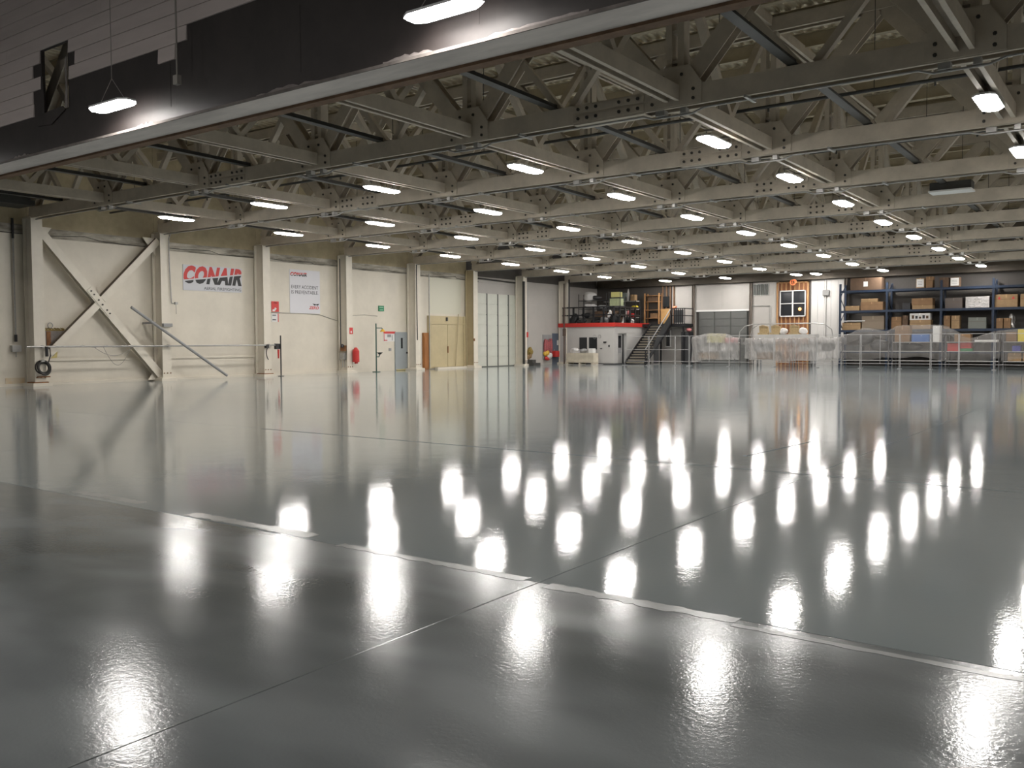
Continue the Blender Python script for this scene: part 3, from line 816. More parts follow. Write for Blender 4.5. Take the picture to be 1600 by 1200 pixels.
# slack cable between columns 3 and 4
pts = [(XW + 0.03, *p) for p in ((28.00, 3.07), (29.13, 3.07), (30.35, 3.07), (31.41, 3.03), (32.07, 2.87), (32.74, 2.72), (33.10, 2.86), (33.57, 3.04), (34.62, 3.10), (35.60, 3.05))]
tag(MB().tube(pts, 0.014, 5).build('slack_cable', WIRE), 'slack grey cable sagging along the wall under the safety poster', 'cable')
# fourth column fittings
t = thing('column_standpipe', 'dark conduit down the left of the fourth column with boxes below', 'conduit', (-34.5, 32.55, 0.6))
MB().cyl((-34.45, 32.45, 1.45), (-34.45, 32.45, 5.95), 0.03, 6).build('pipe', STEELD, t)
MB().blob((-34.35, 32.45, 1.42), (0.10, 0.10, 0.10), 3, 1).build('elbow_box', BLK, t)
MB().box(-34.6, -34.25, 32.55, 32.72, 1.15, 1.45).build('rusty_box', RUST, t)
MB().box(-34.6, -34.3, 32.5, 32.7, 0.72, 1.05).build('outlet_box', GALV, t)
MB().cyl((-34.4, 32.52, 0.3), (-34.4, 32.52, 0.72), 0.02, 6).cyl((-34.4, 32.66, 0.3), (-34.4, 32.66, 0.72), 0.02, 6).build('lower_pipe', GALV, t)
A, B = (32.80, 2.04), (33.03, 2.38)
t = thing('extinguisher_sign', 'small red extinguisher arrow sign above the covered red extinguisher', 'sign', (XC + 0.02, A[0], A[1]))
MB().box(XC, XC + 0.015, A[0], B[0], A[1], B[1]).build('plate', REDS, t)
MB().box(XC + 0.015, XC + 0.018, A[0] + 0.08, A[0] + 0.14, A[1] + 0.05, A[1] + 0.17).build('mark', FRAMEW, t)
MB().prism([(A[0] + 0.04, A[1] + 0.12), (A[0] + 0.11, A[1] + 0.04), (A[0] + 0.18, A[1] + 0.12)], 0, XC + 0.015, XC + 0.019).build('mark', FRAMEW, t)
A, B = (32.82, 0.54), (33.29, 1.34)
yc = (A[0] + B[0]) / 2
t = thing('fire_extinguisher', 'red fire extinguisher under a red cover right of the fourth column', 'fire extinguisher', (XC + 0.1, yc, A[1]))
MB().cyl((XC + 0.19, yc, A[1] + 0.04), (XC + 0.19, yc, B[1] - 0.18), 0.18, 14).cyl((XC + 0.19, yc, B[1] - 0.18), (XC + 0.19, yc, B[1]), 0.18, 14, 0.06).build('cover', REDP, t, smooth=False)
MB().box(XC + 0.06, XC + 0.16, yc + 0.02, yc + 0.18, A[1] - 0.05, A[1] + 0.1).build('cover_skirt', REDP, t)
MB().box(XC, XC + 0.03, yc - 0.05, yc + 0.05, A[1] + 0.3, B[1] - 0.1).build('wall_bracket', BLK, t)
# exit sign
A, B = (35.70, 3.33), (36.11, 3.63)
t = thing('exit_sign', 'small green emergency exit sign high on the wall above the safety shower', 'sign', (XW + 0.03, A[0], A[1]))
MB().box(XW, XW + 0.05, A[0], B[0], A[1], B[1]).build('case', GREEN, t)
PALEG = mat('pale_green_print', (0.30, 0.55, 0.40), 0.5)
MB().box(XW + 0.05, XW + 0.053, A[0] + 0.05, B[0] - 0.05, B[1] - 0.11, B[1] - 0.07).build('print_line', PALEG, t)
MB().box(XW + 0.05, XW + 0.053, A[0] + 0.08, B[0] - 0.08, A[1] + 0.06, A[1] + 0.09).build('print_line', PALEG, t)
# safety shower
t = thing('safety_shower', 'dark green safety shower post with yellow head and eyewash bowl', 'safety shower', (-34.15, 34.75, 0))
MB().cyl((-34.15, 34.75, 0), (-34.15, 34.75, 2.62), 0.035, 8).build('post', DGREEN, t)
MB().tube([(-34.15, 34.75, 2.38), (-34.15, 35.2, 2.38), (-34.15, 35.26, 2.3)], 0.025, 6).build('shower_arm', DGREEN, t)
MB().cyl((-34.15, 35.26, 2.18), (-34.15, 35.26, 2.32), 0.16, 12, 0.05).build('shower_head', YELLOW, t)
MB().tube([(-34.15, 34.75, 0.82), (-34.15, 34.95, 0.82), (-34.15, 35.02, 0.95)], 0.03, 6).build('eyewash_arm', DGREEN, t)
MB().cyl((-34.15, 35.02, 0.95), (-34.15, 35.02, 1.06), 0.06, 12, 0.17).build('eyewash_bowl', STEELD, t)
MB().box(-34.3, -34.0, 34.6, 34.9, 0.0, 0.03).build('base_flange', DGREEN, t)
A, B = (36.08, 1.53), (37.07, 2.21)
t = thing('eyewash_notice', 'white notice board with red header beside the grey door', 'sign', (XW + 0.02, A[0], A[1]))
MB().box(XW, XW + 0.02, A[0], B[0] - 0.02, A[1] + 0.12, B[1]).build('board', FRAMEW, t)
MB().box(XW + 0.02, XW + 0.025, A[0], B[0] - 0.02, B[1] - 0.12, B[1]).build('header', REDS, t)
MB().box(XW + 0.02, XW + 0.025, A[0] + 0.02, A[0] + 0.06, A[1] + 0.14, B[1] - 0.14).build('side_strip', REDS, t)
MB().box(XW + 0.02, XW + 0.025, A[0] + 0.3, A[0] + 0.6, B[1] - 0.32, B[1] - 0.17).build('picture', GREYM, t)
MB().box(XW + 0.02, XW + 0.025, A[0] + 0.66, A[0] + 0.72, B[1] - 0.5, B[1] - 0.2).build('picture', GREYM, t)
MB().box(XW + 0.02, XW + 0.025, A[0] + 0.05, A[0] + 0.3, A[1] + 0.16, A[1] + 0.21).build('text_line', REDS, t)
tag(MB().box(XW, XW + 0.05, 36.5, 36.66, 1.12, 1.27).build('switch_plate', GREYM), 'small dark switch plate left of the grey door', 'switch')

# doors on the left wall
A, B = (37.03, -0.03), (38.00, 2.14)
d = struct('door_1', MB().box(XW, XW + 0.05, A[0], B[0], 0.02, 2.12), DOORG, 'grey steel personnel door with slim window in the left wall', None)
MB().box(XW, XW + 0.07, A[0] - 0.06, A[0], 0, 2.18).box(XW, XW + 0.07, B[0], B[0] + 0.06, 0, 2.18).box(XW, XW + 0.07, A[0], B[0], 2.12, 2.18).build('door_frame', DOORG, d)
MB().box(XW + 0.05, XW + 0.06, A[0] + 0.42, A[0] + 0.56, 1.25, 1.85).build('window_pane', GLASSD, d)
MB().box(XW + 0.05, XW + 0.12, B[0] - 0.12, B[0] - 0.04, 0.95, 1.05).build('door_handle', BLK, d)
MB().box(XW + 0.05, XW + 0.06, A[0] + 0.02, B[0] - 0.02, 0.02, 0.07).build('kick_strip', YELC, d)
A, B = (38.29, 1.41), (38.56, 1.70)
t = thing('wall_phone', 'dark wall phone with hanging cord right of the grey door', 'phone', (XW + 0.05, A[0], A[1]))
MB().box(XW, XW + 0.10, A[0] - 0.02, B[0] - 0.02, A[1], B[1]).build('body', BLK, t, bevel=0.01)
MB().box(XW + 0.10, XW + 0.14, A[0] + 0.02, A[0] + 0.09, A[1] + 0.04, B[1] - 0.03).build('handset', STEELD, t)
MB().tube([(XW + 0.06, A[0] + 0.1, A[1]), (XW + 0.06, A[0] + 0.14, A[1] - 0.25), (XW + 0.06, A[0] + 0.19, A[1] - 0.5)], 0.012, 5).build('cord', STEELD, t)
MB().box(XW, XW + 0.01, A[0] - 0.02, A[0] + 0.22, B[1] + 0.12, B[1] + 0.32).build('card', LGREY, t)
# column 5 conduit
tag(MB().tube([(XC + 0.03, 38.03, 6.0), (XC + 0.03, 38.03, 4.0), (XC + 0.03, 38.06, 1.72)], 0.025, 6).build('thin_conduit', STEELD), 'thin dark conduit running down the face of the fifth column', 'conduit')
A, B = (39.32, -0.03), (39.77, 2.15)
tag(MB().box(XW, XW + 0.12, A[0], B[0], 0.0, B[1]).box(XW + 0.12, XW + 0.15, A[0] + 0.05, B[0] - 0.05, 0.06, B[1] - 0.2).build('door_2', ORWOOD), 'narrow orange brown wooden door beside the beige double doors', kind='structure')
# beige double doors
A, B = (39.77, 0.04), (43.30, 3.17)
d = struct('door_3', MB().box(XW, XW + 0.06, A[0], B[0], 0.05, B[1]), BEIGE, 'tall beige double doors with deep header in the left wall')
MB().box(XW + 0.06, XW + 0.12, A[0] + 0.05, A[0] + 0.25, 0.05, B[1]).build('door_frame', BEIGE, d)
MB().box(XW + 0.06, XW + 0.12, B[0] - 0.25, B[0] - 0.05, 0.05, B[1]).build('door_frame', BEIGE, d)
MB().box(XW + 0.06, XW + 0.13, A[0] + 0.05, B[0] - 0.05, B[1] - 0.5, B[1] - 0.42).build('door_frame', BEIGE, d)
ym = (A[0] + B[0]) / 2
MB().box(XW + 0.06, XW + 0.10, A[0] + 0.28, ym - 0.015, 0.12, B[1] - 0.52).build('leaf', BEIGE, d)
MB().box(XW + 0.06, XW + 0.10, ym + 0.015, B[0] - 0.28, 0.12, B[1] - 0.52).build('leaf', BEIGE, d)
MB().box(XW + 0.10, XW + 0.14, ym - 0.05, ym + 0.03, 0.95, 1.35).build('door_handle', RUST, d)
MB().box(XW + 0.06, XW + 0.14, ym - 0.12, ym, B[1] - 0.3, B[1] - 0.08).build('door_closer', STEELD, d)
MB().box(XW + 0.02, XW + 0.3, A[0] + 0.6, B[0] + 0.1, 0.0, 0.10).build('step_curb', COLW, d)
tag(MB().cyl((XW + 0.2, 39.75, 0.1), (XW + 0.2, 39.75, 5.6), 0.03, 6).build('gas_pipe', GALV), 'grey pipe down the wall at the left edge of the beige doors', 'pipe')
tag(MB().tube([(XW + 0.2, 42.45, 3.3), (XW + 0.2, 42.35, 2.0), (XW + 0.2, 42.15, 0.15)], 0.022, 6).build('slanted_rod', BEIGED), 'tan rod leaning at the right edge of the beige doors', 'rod')
tag(MB().box(XW, XW + 0.02, 39.9, 42.9, 3.3, 5.55).build('upper_door_panel', mat('greenish_white_panel', (0.62, 0.60, 0.49), 0.4)), 'pale infill panel above the beige double doors', 'panel')
# sectional overhead door
A, B = (44.33, -0.09), (49.01, 4.70)
d = struct('door_4', MB().box(XW, XW + 0.02, A[0], B[0], 0.0, B[1]), OHDOOR, 'pale sectional overhead door of many panels with dark uprights')
zt = B[1]; nrow, ncol = 7, 4
pw = (B[0] - A[0]) / ncol; ph = zt / nrow
pmesh = MB().box(0.02, 0.06, 0.03, pw - 0.03, 0.012, ph - 0.012).mesh('panel', OHDOOR)
for i in range(nrow):
    for j in range(ncol):
        inst('panel', pmesh, d, (XW - d.location.x, A[0] + j * pw - d.location.y, i * ph - d.location.z))
for j in range(1, ncol + 1):
    MB().box(XW + 0.02, XW + 0.08, A[0] + j * pw - 0.05, A[0] + j * pw + 0.05, 0.0, zt).build('stile', SEAL, d)
MB().box(XW, XW + 0.09, A[0], B[0], -0.0, 0.05).build('bottom_seal', SEAL, d)
t = thing('door_spring_shaft', 'dark spring shaft and track above the overhead door', 'door track', (XW + 0.2, 46, 5.4))
MB().cyl((XW + 0.22, 44.0, 5.62), (XW + 0.22, 48.4, 5.52), 0.05, 8).build('shaft', STEELD, t)
MB().box(XW, XW + 0.3, 43.95, 44.1, 5.45, 5.75).build('bracket', STEELD, t)
MB().tube([(XW + 0.15, 44.02, 5.45), (XW + 0.15, 44.25, 5.3), (XW + 0.15, 44.5, 5.42)], 0.03, 6).build('cable_arm', STEELD, t)
MB().box(XC + 0.0, XC + 0.14, 48.5, 48.62, 0.0, 5.6).build('track', STEELD, t)
tag(MB().box(XC, XC + 0.05, 43.25, 43.33, 1.66, 1.82).build('push_button', RUST), 'small rust red push button on the column left of the overhead door', 'button')
# chain hoist by column 7
t = thing('chain_hoist', 'yellow chain hoist bundle hanging right of the overhead door', 'hoist', (-34.2, 49.4, 0.4))
MB().cyl((-34.25, 49.25, 1.0), (-34.25, 49.25, 5.4), 0.022, 6).build('chain', GALV, t)
MB().cyl((-34.25, 49.05, 1.4), (-34.25, 49.05, 5.4), 0.022, 6).build('chain', GALV, t)
MB().blob((-34.2, 49.3, 0.93), (0.16, 0.30, 0.28), 5, 2, 0.5).build('hoist_body', MATS['dull_ochre'], t)
MB().blob((-34.2, 49.4, 0.62), (0.12, 0.22, 0.25), 8, 2, 0.6).build('chain_bag', mat('worn_brown', (0.25, 0.16, 0.08), 0.8), t)
MB().box(-34.3, -34.1, 48.98, 49.1, 1.9, 2.25).build('control_box', REDP, t)
t = thing('floor_box', 'dark low equipment box on the floor below the chain hoist', 'box', (-33.9, 49.4, 0))
MB().box(-34.2, -33.6, 49.0, 49.8, 0.0, 0.18).build('base', STEELD, t); MB().box(-34.1, -33.7, 49.0, 49.4, 0.18, 0.40).build('top', STEELD, t)
# red gear rack and slate door
A, B = (51.97, 0.25), (53.08, 2.09)
t = thing('gear_rack', 'red plaid gear and white bags hung on a grey wall rack', 'gear rack', (XW + 0.1, A[0], A[1]))
MB().box(XW, XW + 0.05, A[0], B[0], A[1] + 0.1, B[1]).build('back_board', GREYM, t)
for k in range(4):
    MB().blob((XW + 0.13, A[0] + 0.15 + 0.25 * k, 1.32 - 0.03 * (k % 2)), (0.10, 0.17, 0.52), 20 + k, 2, 0.18).build('coat', REDPLAID, t)
MB().blob((XW + 0.18, A[0] + 0.25, 0.78), (0.14, 0.28, 0.20), 31).build('bag', YELLOW, t)
MB().blob((XW + 0.18, A[0] + 0.65, 0.55), (0.14, 0.36, 0.22), 32).build('bag', CLOTHW, t)
MB().blob((XW + 0.18, A[0] + 0.3, 0.42), (0.12, 0.30, 0.14), 33).build('bag', REDP, t)
MB().box(XW + 0.05, XW + 0.4, B[0] + 0.02, B[0] + 0.5, 0.5, 0.95).build('red_case', REDP, t, bevel=0.03)
A, B = (53.20, -0.09), (54.34, 2.19)
d = struct('door_5', MB().box(XW, XW + 0.05, A[0], B[0], 0.0, B[1]), DOORB, 'slate blue personnel door with white notice near the mezzanine')
MB().box(XW + 0.05, XW + 0.056, A[0] + 0.55, A[0] + 0.78, 1.35, 1.7).build('notice', FRAMEW, d)
MB().box(XW + 0.05, XW + 0.12, A[0] + 0.1, A[0] + 0.18, 0.95, 1.05).build('door_handle', GALV, d)
tag(MB().cyl((XC + 0.06, 53.55, 0.0), (XC + 0.06, 53.55, 5.7), 0.05, 8).box(XC, XC + 0.14, 53.45, 53.65, 2.0, 2.5).build('riser_pipe', mat('brown_pipe', (0.10, 0.07, 0.055), 0.6)), 'dark brown riser pipe on the last column before the mezzanine', 'pipe')
tag(MB().cyl((-33.9, 53.9, 2.9), (-33.9, 53.9, 6.0), 0.05, 8).build('mezzanine_post', BLACKR), 'black vertical pipe rising from the left end of the mezzanine rail', 'pipe')

# ------------------------------------------------------------------ far wall
XFR = -16.45
wf = struct('wall_far', MB().box(-35.3, 9, YF + 0.06, YF + 0.4, -0.05, 11), DARKG)
def fbox(name, x0, x1, z0, z1, m, d=0.06, parent=wf):
    return MB().box(x0, x1, YF - d, YF + 0.06, z0, z1).build(name, m, parent)
fbox('panel', -34.9, -28.6, 0, 2.6, WHITE2); fbox('panel', -34.9, -28.6, 2.606, 5.75, DARKG); fbox('panel', -28.594, -26.75, 3.3, 5.6, WHITE2); fbox('panel', -28.594, -26.75, 0, 3.294, WHITE2)  # panel behind the mezzanine carries the shade there in its dark colour
fbox('panel', -26.744, -24.75, 3.75, 5.6, WHITE2); fbox('panel', -24.744, -22.75, 3.75, 5.6, WHITE2)
fbox('panel', -22.744, -20.75, 0, 5.6, WHITE2)
fbox('lintel_trim', -26.75, -22.75, 3.68, 3.80, FRAMEW, 0.10)
x = -18.55
while x < XFR - 0.1:
    fbox('rib_panel', x, min(x + 0.42, XFR), 0, 5.6, OFFW, 0.07); x += 0.43
fbox('upper_band', -34.9, 9, 5.62, 10.0, mat('brown_upper_band', (0.14, 0.115, 0.085), 0.8, noise=0.2, scale=1), 0.02)
tag(MB().box(-34, 8.5, YF - 0.55, YF - 0.25, 5.62, 5.98).build('end_girder', mat('dark_brown_girder', (0.10, 0.082, 0.062), 0.7, noise=0.2, scale=2)), 'steel end girder along the top of the far wall', 'girder')
for x, lab in ((-26.9, 'left of the far garage door'), (-22.65, 'right of the far garage door'), (-16.3, 'at the left end of the blue racking')):
    c = thing('end_column', 'slim brown steel column on the far wall ' + lab, 'column', (x, YF - 0.15, 0))
    MB().hbeam((x, YF - 0.16, 0), (x, YF - 0.16, 5.6), 0.16, 0.16, 0.02, up=(0, 1, 0)).build('shaft', mat('brown_grey_steel', (0.17, 0.14, 0.115), 0.6), c)
    MB().box(x - 0.14, x + 0.14, YF - 0.28, YF - 0.06, 0, 0.03).build('base_plate', STEELD, c)
# grey garage door
A, B = (-26.53, 0.36), (-22.92, 3.66)
d = struct('door_6', MB().box(A[0], B[0], YF - 0.02, YF + 0.02, 0, 3.68), SEAL, 'dark grey sectional garage door in the far wall')
pw = (B[0] - A[0]) / 3; ph = 3.68 / 7
pm2 = MB().box(0.04, pw - 0.04, -0.06, -0.02, 0.015, ph - 0.015).mesh('panel', GARG)
for i in range(7):
    for j in range(3):
        inst('panel', pm2, d, (A[0] + j * pw - d.location.x, YF - d.location.y, i * ph - d.location.z))
# vent
A, B = (-22.46, 4.74), (-21.47, 5.45)
t = thing('wall_vent', 'dark louvred vent high on the far wall right of the garage door', 'vent', ((A[0] + B[0]) / 2, YF - 0.1, A[1]))
MB().box(A[0] - 0.05, B[0] + 0.05, YF - 0.10, YF - 0.06, A[1] - 0.05, B[1] + 0.05).build('case', LGREY, t)
for k in range(7):
    xx = A[0] + 0.04 + (B[0] - A[0] - 0.08) * k / 6
    MB().box(xx - 0.05, xx + 0.05, YF - 0.14, YF - 0.10, A[1], B[1]).build('slat', GARG if k % 2 else SEAL, t)
tag(MB().tube([(-22.7, YF - 0.1, 4.0), (-21.35, YF - 0.1, 3.98), (-21.3, YF - 0.1, 3.85), (-21.3, YF - 0.1, 1.6)], 0.03, 6).build('wall_conduit', GALV), 'grey conduit bending down the far wall below the vent', 'conduit')
# open stud framing with window
A, B = (-20.87, 2.14), (-18.71, 5.54)
t = thing('stud_wall', 'open pine stud framing round the far white window', 'stud frame', ((A[0] + B[0]) / 2, YF - 0.1, 0))
MB().box(A[0], B[0], YF - 0.02, YF + 0.05, 0.0, B[1]).build('back_board', mat('red_brown_board', (0.26, 0.11, 0.05), 0.8, noise=0.3, scale=3, stretch=(5, 1, 0.6)), t)
WA, WB = (-20.64, 3.21), (-18.89, 4.96)
n = 8
for k in range(n):
    x = A[0] + 0.05 + (B[0] - A[0] - 0.10) * k / (n - 1)
    if WA[0] - 0.05 < x < WB[0] + 0.05:
        MB().box(x - 0.035, x + 0.035, YF - 0.12, YF - 0.02, 0, WA[1]).build('stud', STUD, t)
        MB().box(x - 0.035, x + 0.035, YF - 0.12, YF - 0.02, WB[1], B[1]).build('stud', STUD, t)
    else:
        MB().box(x - 0.055, x + 0.055, YF - 0.12, YF - 0.02, 0, B[1]).build('stud', STUD, t)
MB().box(A[0], B[0], YF - 0.12, YF - 0.02, B[1] - 0.08, B[1]).build('top_plate', STUD, t)
wn = struct('window_1', MB().box(WA[0], WB[0], YF - 0.10, YF - 0.07, WA[1], WB[1]), GLASSD, 'white framed four pane window in pine framing on the far wall')
fm = 0.06
for q in ((WA[0], WA[0] + fm, WA[1], WB[1]), (WB[0] - fm, WB[0], WA[1], WB[1]), (WA[0], WB[0], WA[1], WA[1] + fm), (WA[0], WB[0], WB[1] - fm, WB[1])):
    MB().box(q[0], q[1], YF - 0.17, YF - 0.10, q[2], q[3]).build('window_frame', FRAMEW, wn)
xm, zm = (WA[0] + WB[0]) / 2, (WA[1] + WB[1]) / 2
MB().box(xm - 0.04, xm + 0.04, YF - 0.16, YF - 0.10, WA[1], WB[1]).build('mullion', FRAMEW, wn)
MB().box(WA[0], WB[0], YF - 0.155, YF - 0.10, zm - 0.022, zm + 0.022).build('mullion', FRAMEW, wn)
BULB = emit('amber_bulb', (1.0, 0.42, 0.09), 2.6)
bp = (-19.26, 3.70)
t = thing('amber_lamp', 'small glowing amber bulb at the lower right window pane', 'lamp', (bp[0], YF - 0.2, bp[1]))
MB().blob((bp[0], YF - 0.20, bp[1]), (0.10, 0.08, 0.10), 1, 2, 0.0).build('bulb', BULB, t, smooth=True)
MB().cyl((bp[0], YF - 0.20, bp[1] + 0.09), (bp[0], YF - 0.12, bp[1] + 0.2), 0.03, 6).build('socket', BLK, t)
A = (-19.56, 5.66)
tag(MB().cyl((A[0], YF - 0.62, 5.55), (A[0], YF - 0.5, 5.66), 0.012, 5).torus((A[0] - 0.05, YF - 0.63, 5.46), (0.1, 1, 0.2), 0.17, 0.03, 18, 6).torus((A[0] + 0.05, YF - 0.62, 5.50), (0.3, 1, 0.1), 0.15, 0.03, 18, 6).build('orange_cord_coil', ORCORD), 'coil of orange cord hung above the far window', 'cord')
A, B = (-17.78, 4.54), (-17.37, 4.90)
t = thing('breaker_box', 'grey electrical box with conduits on the ribbed white far wall', 'electrical box', (A[0], YF - 0.15, A[1]))
MB().box(A[0], B[0], YF - 0.22, YF - 0.07, A[1], B[1]).build('case', mat('slate_grey_box', (0.17, 0.165, 0.16), 0.5), t, bevel=0.01)
MB().cyl(((A[0] + B[0]) / 2, YF - 0.1, B[1]), ((A[0] + B[0]) / 2, YF - 0.1, 5.6), 0.025, 6).cyl(((A[0] + B[0]) / 2, YF - 0.1, 0.3), ((A[0] + B[0]) / 2, YF - 0.1, A[1]), 0.025, 6).build('conduit', GALV, t)
# narrow window and dark doorway near the stairs
A, B = (-29.04, 1.23), (-28.67, 2.40)
w2 = struct('window_2', MB().box(A[0], B[0], YF - 0.10, YF - 0.06, A[1], B[1]), GLASSD, 'narrow dark window below the stair landing')
MB().box(A[0] + 0.3, A[0] + 0.4, YF - 0.14, YF - 0.10, A[1], B[1]).box(A[0] - 0.05, B[0] + 0.05, YF - 0.14, YF - 0.10, A[1] - 0.06, A[1]).build('window_frame', FRAMEW, w2)
t = thing('dark_cabinet', 'tall black cabinet on the floor right of the stair landing', 'cabinet', (-26.9, 58.5, 0))
MB().box(-27.25, -26.65, 58.2, 58.9, 0.05, 2.25).build('body', BLACKR, t)
MB().box(-27.22, -26.96, 58.17, 58.2, 0.08, 2.22).build('cabinet_door', SHELFM, t); MB().box(-26.94, -26.68, 58.17, 58.2, 0.08, 2.22).build('cabinet_door', SHELFM, t)
MB().box(-27.2, -26.7, 58.25, 58.85, 0.0, 0.05).build('plinth', BLACKR, t)
tag(MB().blob((-26.8, 58.5, 2.38), (0.16, 0.2, 0.13), 44).build('pink_bag', PINK), 'pink bundle lying on the black cabinet', 'bag')

# ------------------------------------------------------------------ office under the mezzanine
OX, OY = -30.3, 54.0
of = thing('mezzanine_office', 'white office box under a red edged storage mezzanine in the far left corner', 'office', (-32.6, 56.5, 0))
MB().box(-34.85, OX, OY, OY + 0.12, 0, 2.62).build('end_wall', OFFW, of)
MB().box(OX - 0.12, OX, OY + 0.12, 54.5, 0, 2.62).box(OX - 0.12, OX, 55.75, YF - 0.07, 0, 2.62).box(OX - 0.12, OX, 54.5, 55.75, 2.15, 2.62).build('side_wall', OFFW, of)
MB().box(-34.85, OX + 0.02, OY - 0.02, YF - 0.07, 2.62, 2.84).build('deck_slab', SHELFM, of)
MB().box(-34.85, OX + 0.08, OY - 0.08, OY - 0.02, 2.62, 2.90).build('red_fascia', REDB, of)
MB().box(OX + 0.02, OX + 0.08, OY - 0.02, YF - 0.1, 2.62, 2.90).build('red_fascia', REDB, of)
MB().box(-34.85, OX + 0.03, OY - 0.03, OY, 0, 0.08).box(OX, OX + 0.03, OY, YF - 0.1, 0, 0.08).build('skirting', SHELFM, of)
A, B = (-33.10, 1.04), (-31.66, 1.89)
w = MB().box(A[0], B[0], OY - 0.02, OY, A[1], B[1]).build('office_window', GLASSD, of)
MB().box((A[0] + B[0]) / 2 - 0.07, (A[0] + B[0]) / 2 + 0.07, OY - 0.05, OY - 0.02, A[1], B[1]).build('mullion', OFFW, w)
MB().box(A[0] - 0.04, B[0] + 0.04, OY - 0.05, OY - 0.02, A[1] - 0.04, A[1]).build('sill', OFFW, w)
dr = MB().box(OX - 0.20, OX - 0.16, 54.5, 55.75, 0, 2.15).build('office_door', LGREY, of)
MB().box(OX - 0.16, OX - 0.13, 54.85, 55.25, 1.0, 2.0).build('door_glass', GLASSD, dr)
MB().box(OX - 0.16, OX - 0.13, 55.42, 55.6, 0.05, 2.1).build('side_glass', GLASSD, dr)
MB().box(OX - 0.16, OX + 0.02, 54.46, 54.52, 0, 2.18).box(OX - 0.16, OX + 0.02, 55.73, 55.79, 0, 2.18).build('door_frame', LGREY, dr)
MB().box(OX - 0.16, OX + 0.02, 54.5, 54.95, 0.78, 1.15).build('notice_box', GREYM, of)
for px, py, r_ in ((-31.85, 1.92, 0.13), (-31.45, 1.95, 0.11)):
    MB().torus((px, OY - 0.012, py), (0, 1, 0), r_, 0.012, 20, 5).build('wall_mark', GREYM, of)
for A, B in (((-31.14, 1.49), (-30.92, 1.60)), ((-30.74, 1.22), (-30.64, 1.36)), ((-31.40, 1.07), (-31.25, 1.13))):
    MB().box(A[0], B[0], OY - 0.05, OY, A[1], B[1]).build('wall_fitting', BLK, of)
# mezzanine guard rail
rl = thing('mezzanine_rail', 'black guard rail along the front and side of the mezzanine', 'railing', (-31, 56, 2.9))
for z in (3.45, 4.0):
    MB().box(-34.5, OX + 0.04, OY - 0.06, OY - 0.0, z - 0.045, z + 0.045).build('rail', BLACKR, rl)
    MB().box(OX - 0.02, OX + 0.04, OY, 57.8, z - 0.045, z + 0.045).build('rail', BLACKR, rl)
for k in range(6):
    x = -34.4 + (34.4 + OX) * k / 5
    MB().box(x - 0.065, x + 0.065, OY - 0.06, OY + 0.01, 2.84, 4.03).build('post', BLACKR, rl)
for k in range(1, 6):
    y = OY + 3.8 * k / 5
    MB().box(OX - 0.03, OX + 0.04, y - 0.065, y + 0.065, 2.84, 4.03).build('post', BLACKR, rl)
# stairs
st = thing('staircase', 'black open staircase with pale nosings climbing to the mezzanine', 'stairs', (-28.7, 56, 0))
SX0, SX1, SY0, SY1, SZ = -29.45, -27.95, 54.1, 57.9, 2.84
NT = 15
for k in range(NT):
    f_ = (k + 1) / (NT + 1)
    y = SY0 + (SY1 - SY0) * (k / NT); z = SZ * (k + 1) / (NT + 1)
    tr = MB().box(SX0 + 0.03, SX1 - 0.03, y, y + 0.29, z - 0.05, z).build('tread', TREAD, st)
    MB().box(SX0 + 0.05, SX1 - 0.05, y - 0.012, y, z - 0.06, z + 0.004).build('nosing', NOSE, tr)
    MB().box(SX0 + 0.03, SX1 - 0.03, y + 0.26, y + 0.28, z, z + 0.13).build('riser', TREAD, st)
for x in (SX0, SX1):
    MB().bar((x, SY0 - 0.1, 0.06), (x, SY1 + 0.05, SZ - 0.02), 0.06, 0.26).build('stringer', BLACKR, st)
    if x < -28.5: continue
    MB().bar((x, SY0 - 0.02, 1.05), (x, SY1, SZ + 1.02), 0.05, 0.05).build('handrail', GREYM if x > -28.5 else BLACKR, st)
    MB().bar((x, SY0 - 0.02, 0.6), (x, SY1, SZ + 0.55), 0.04, 0.04).build('mid_rail', BLACKR, st)
    for k in range(4):
        f_ = k / 3
        y = SY0 + (SY1 - SY0) * f_; z = SZ * f_
        MB().box(x - 0.03, x + 0.03, y - 0.03, y + 0.03, z, z + 1.05).build('baluster', BLACKR, st)
MB().prism([(SY0 + 0.5, 0.45), (SY1, SZ + 0.05), (SY1, SZ + 0.75), (SY0 + 1.6, 1.95)], 0, SX1 + 0.03, SX1 + 0.05).build('side_panel', SHELFM, st)
MB().prism([(SY0 + 1.9, 0.05), (SY0 + 2.6, 0.05), (SY0 + 2.6, 1.7), (SY0 + 1.9, 1.2)], 0, SX1 - 0.35, SX1 - 0.3).build('under_panel', SHELFM, st)
ld = thing('stair_landing', 'black caged landing at the top of the stairs', 'landing', (-28.5, 58.7, 2.6))
MB().box(OX + 0.1, -26.9, 57.95, YF - 0.08, 2.64, 2.84).build('deck', BLACKR, ld)
MB().box(-29.4, -29.3, 59.2, 59.3, 0, 2.64).box(-27.05, -26.95, 58.0, 58.1, 0, 2.64).build('leg', BLACKR, ld)
for z in (3.4, 3.9):
    MB().box(-27.9, -26.9, 57.97, 58.02, z - 0.03, z + 0.03).build('rail', BLACKR, ld)
    MB().box(-26.95, -26.9, 57.97, 59.4, z - 0.03, z + 0.03).build('rail', BLACKR, ld)
for k in range(7):
    MB().box(-27.88 + 0.16 * k, -27.84 + 0.16 * k, 57.97, 58.02, 2.84, 3.9).build('bar', BLACKR, ld)
MB().box(-27.7, -27.0, 58.0, 58.03, 2.9, 3.8).build('mesh_panel', SHELFM, ld)
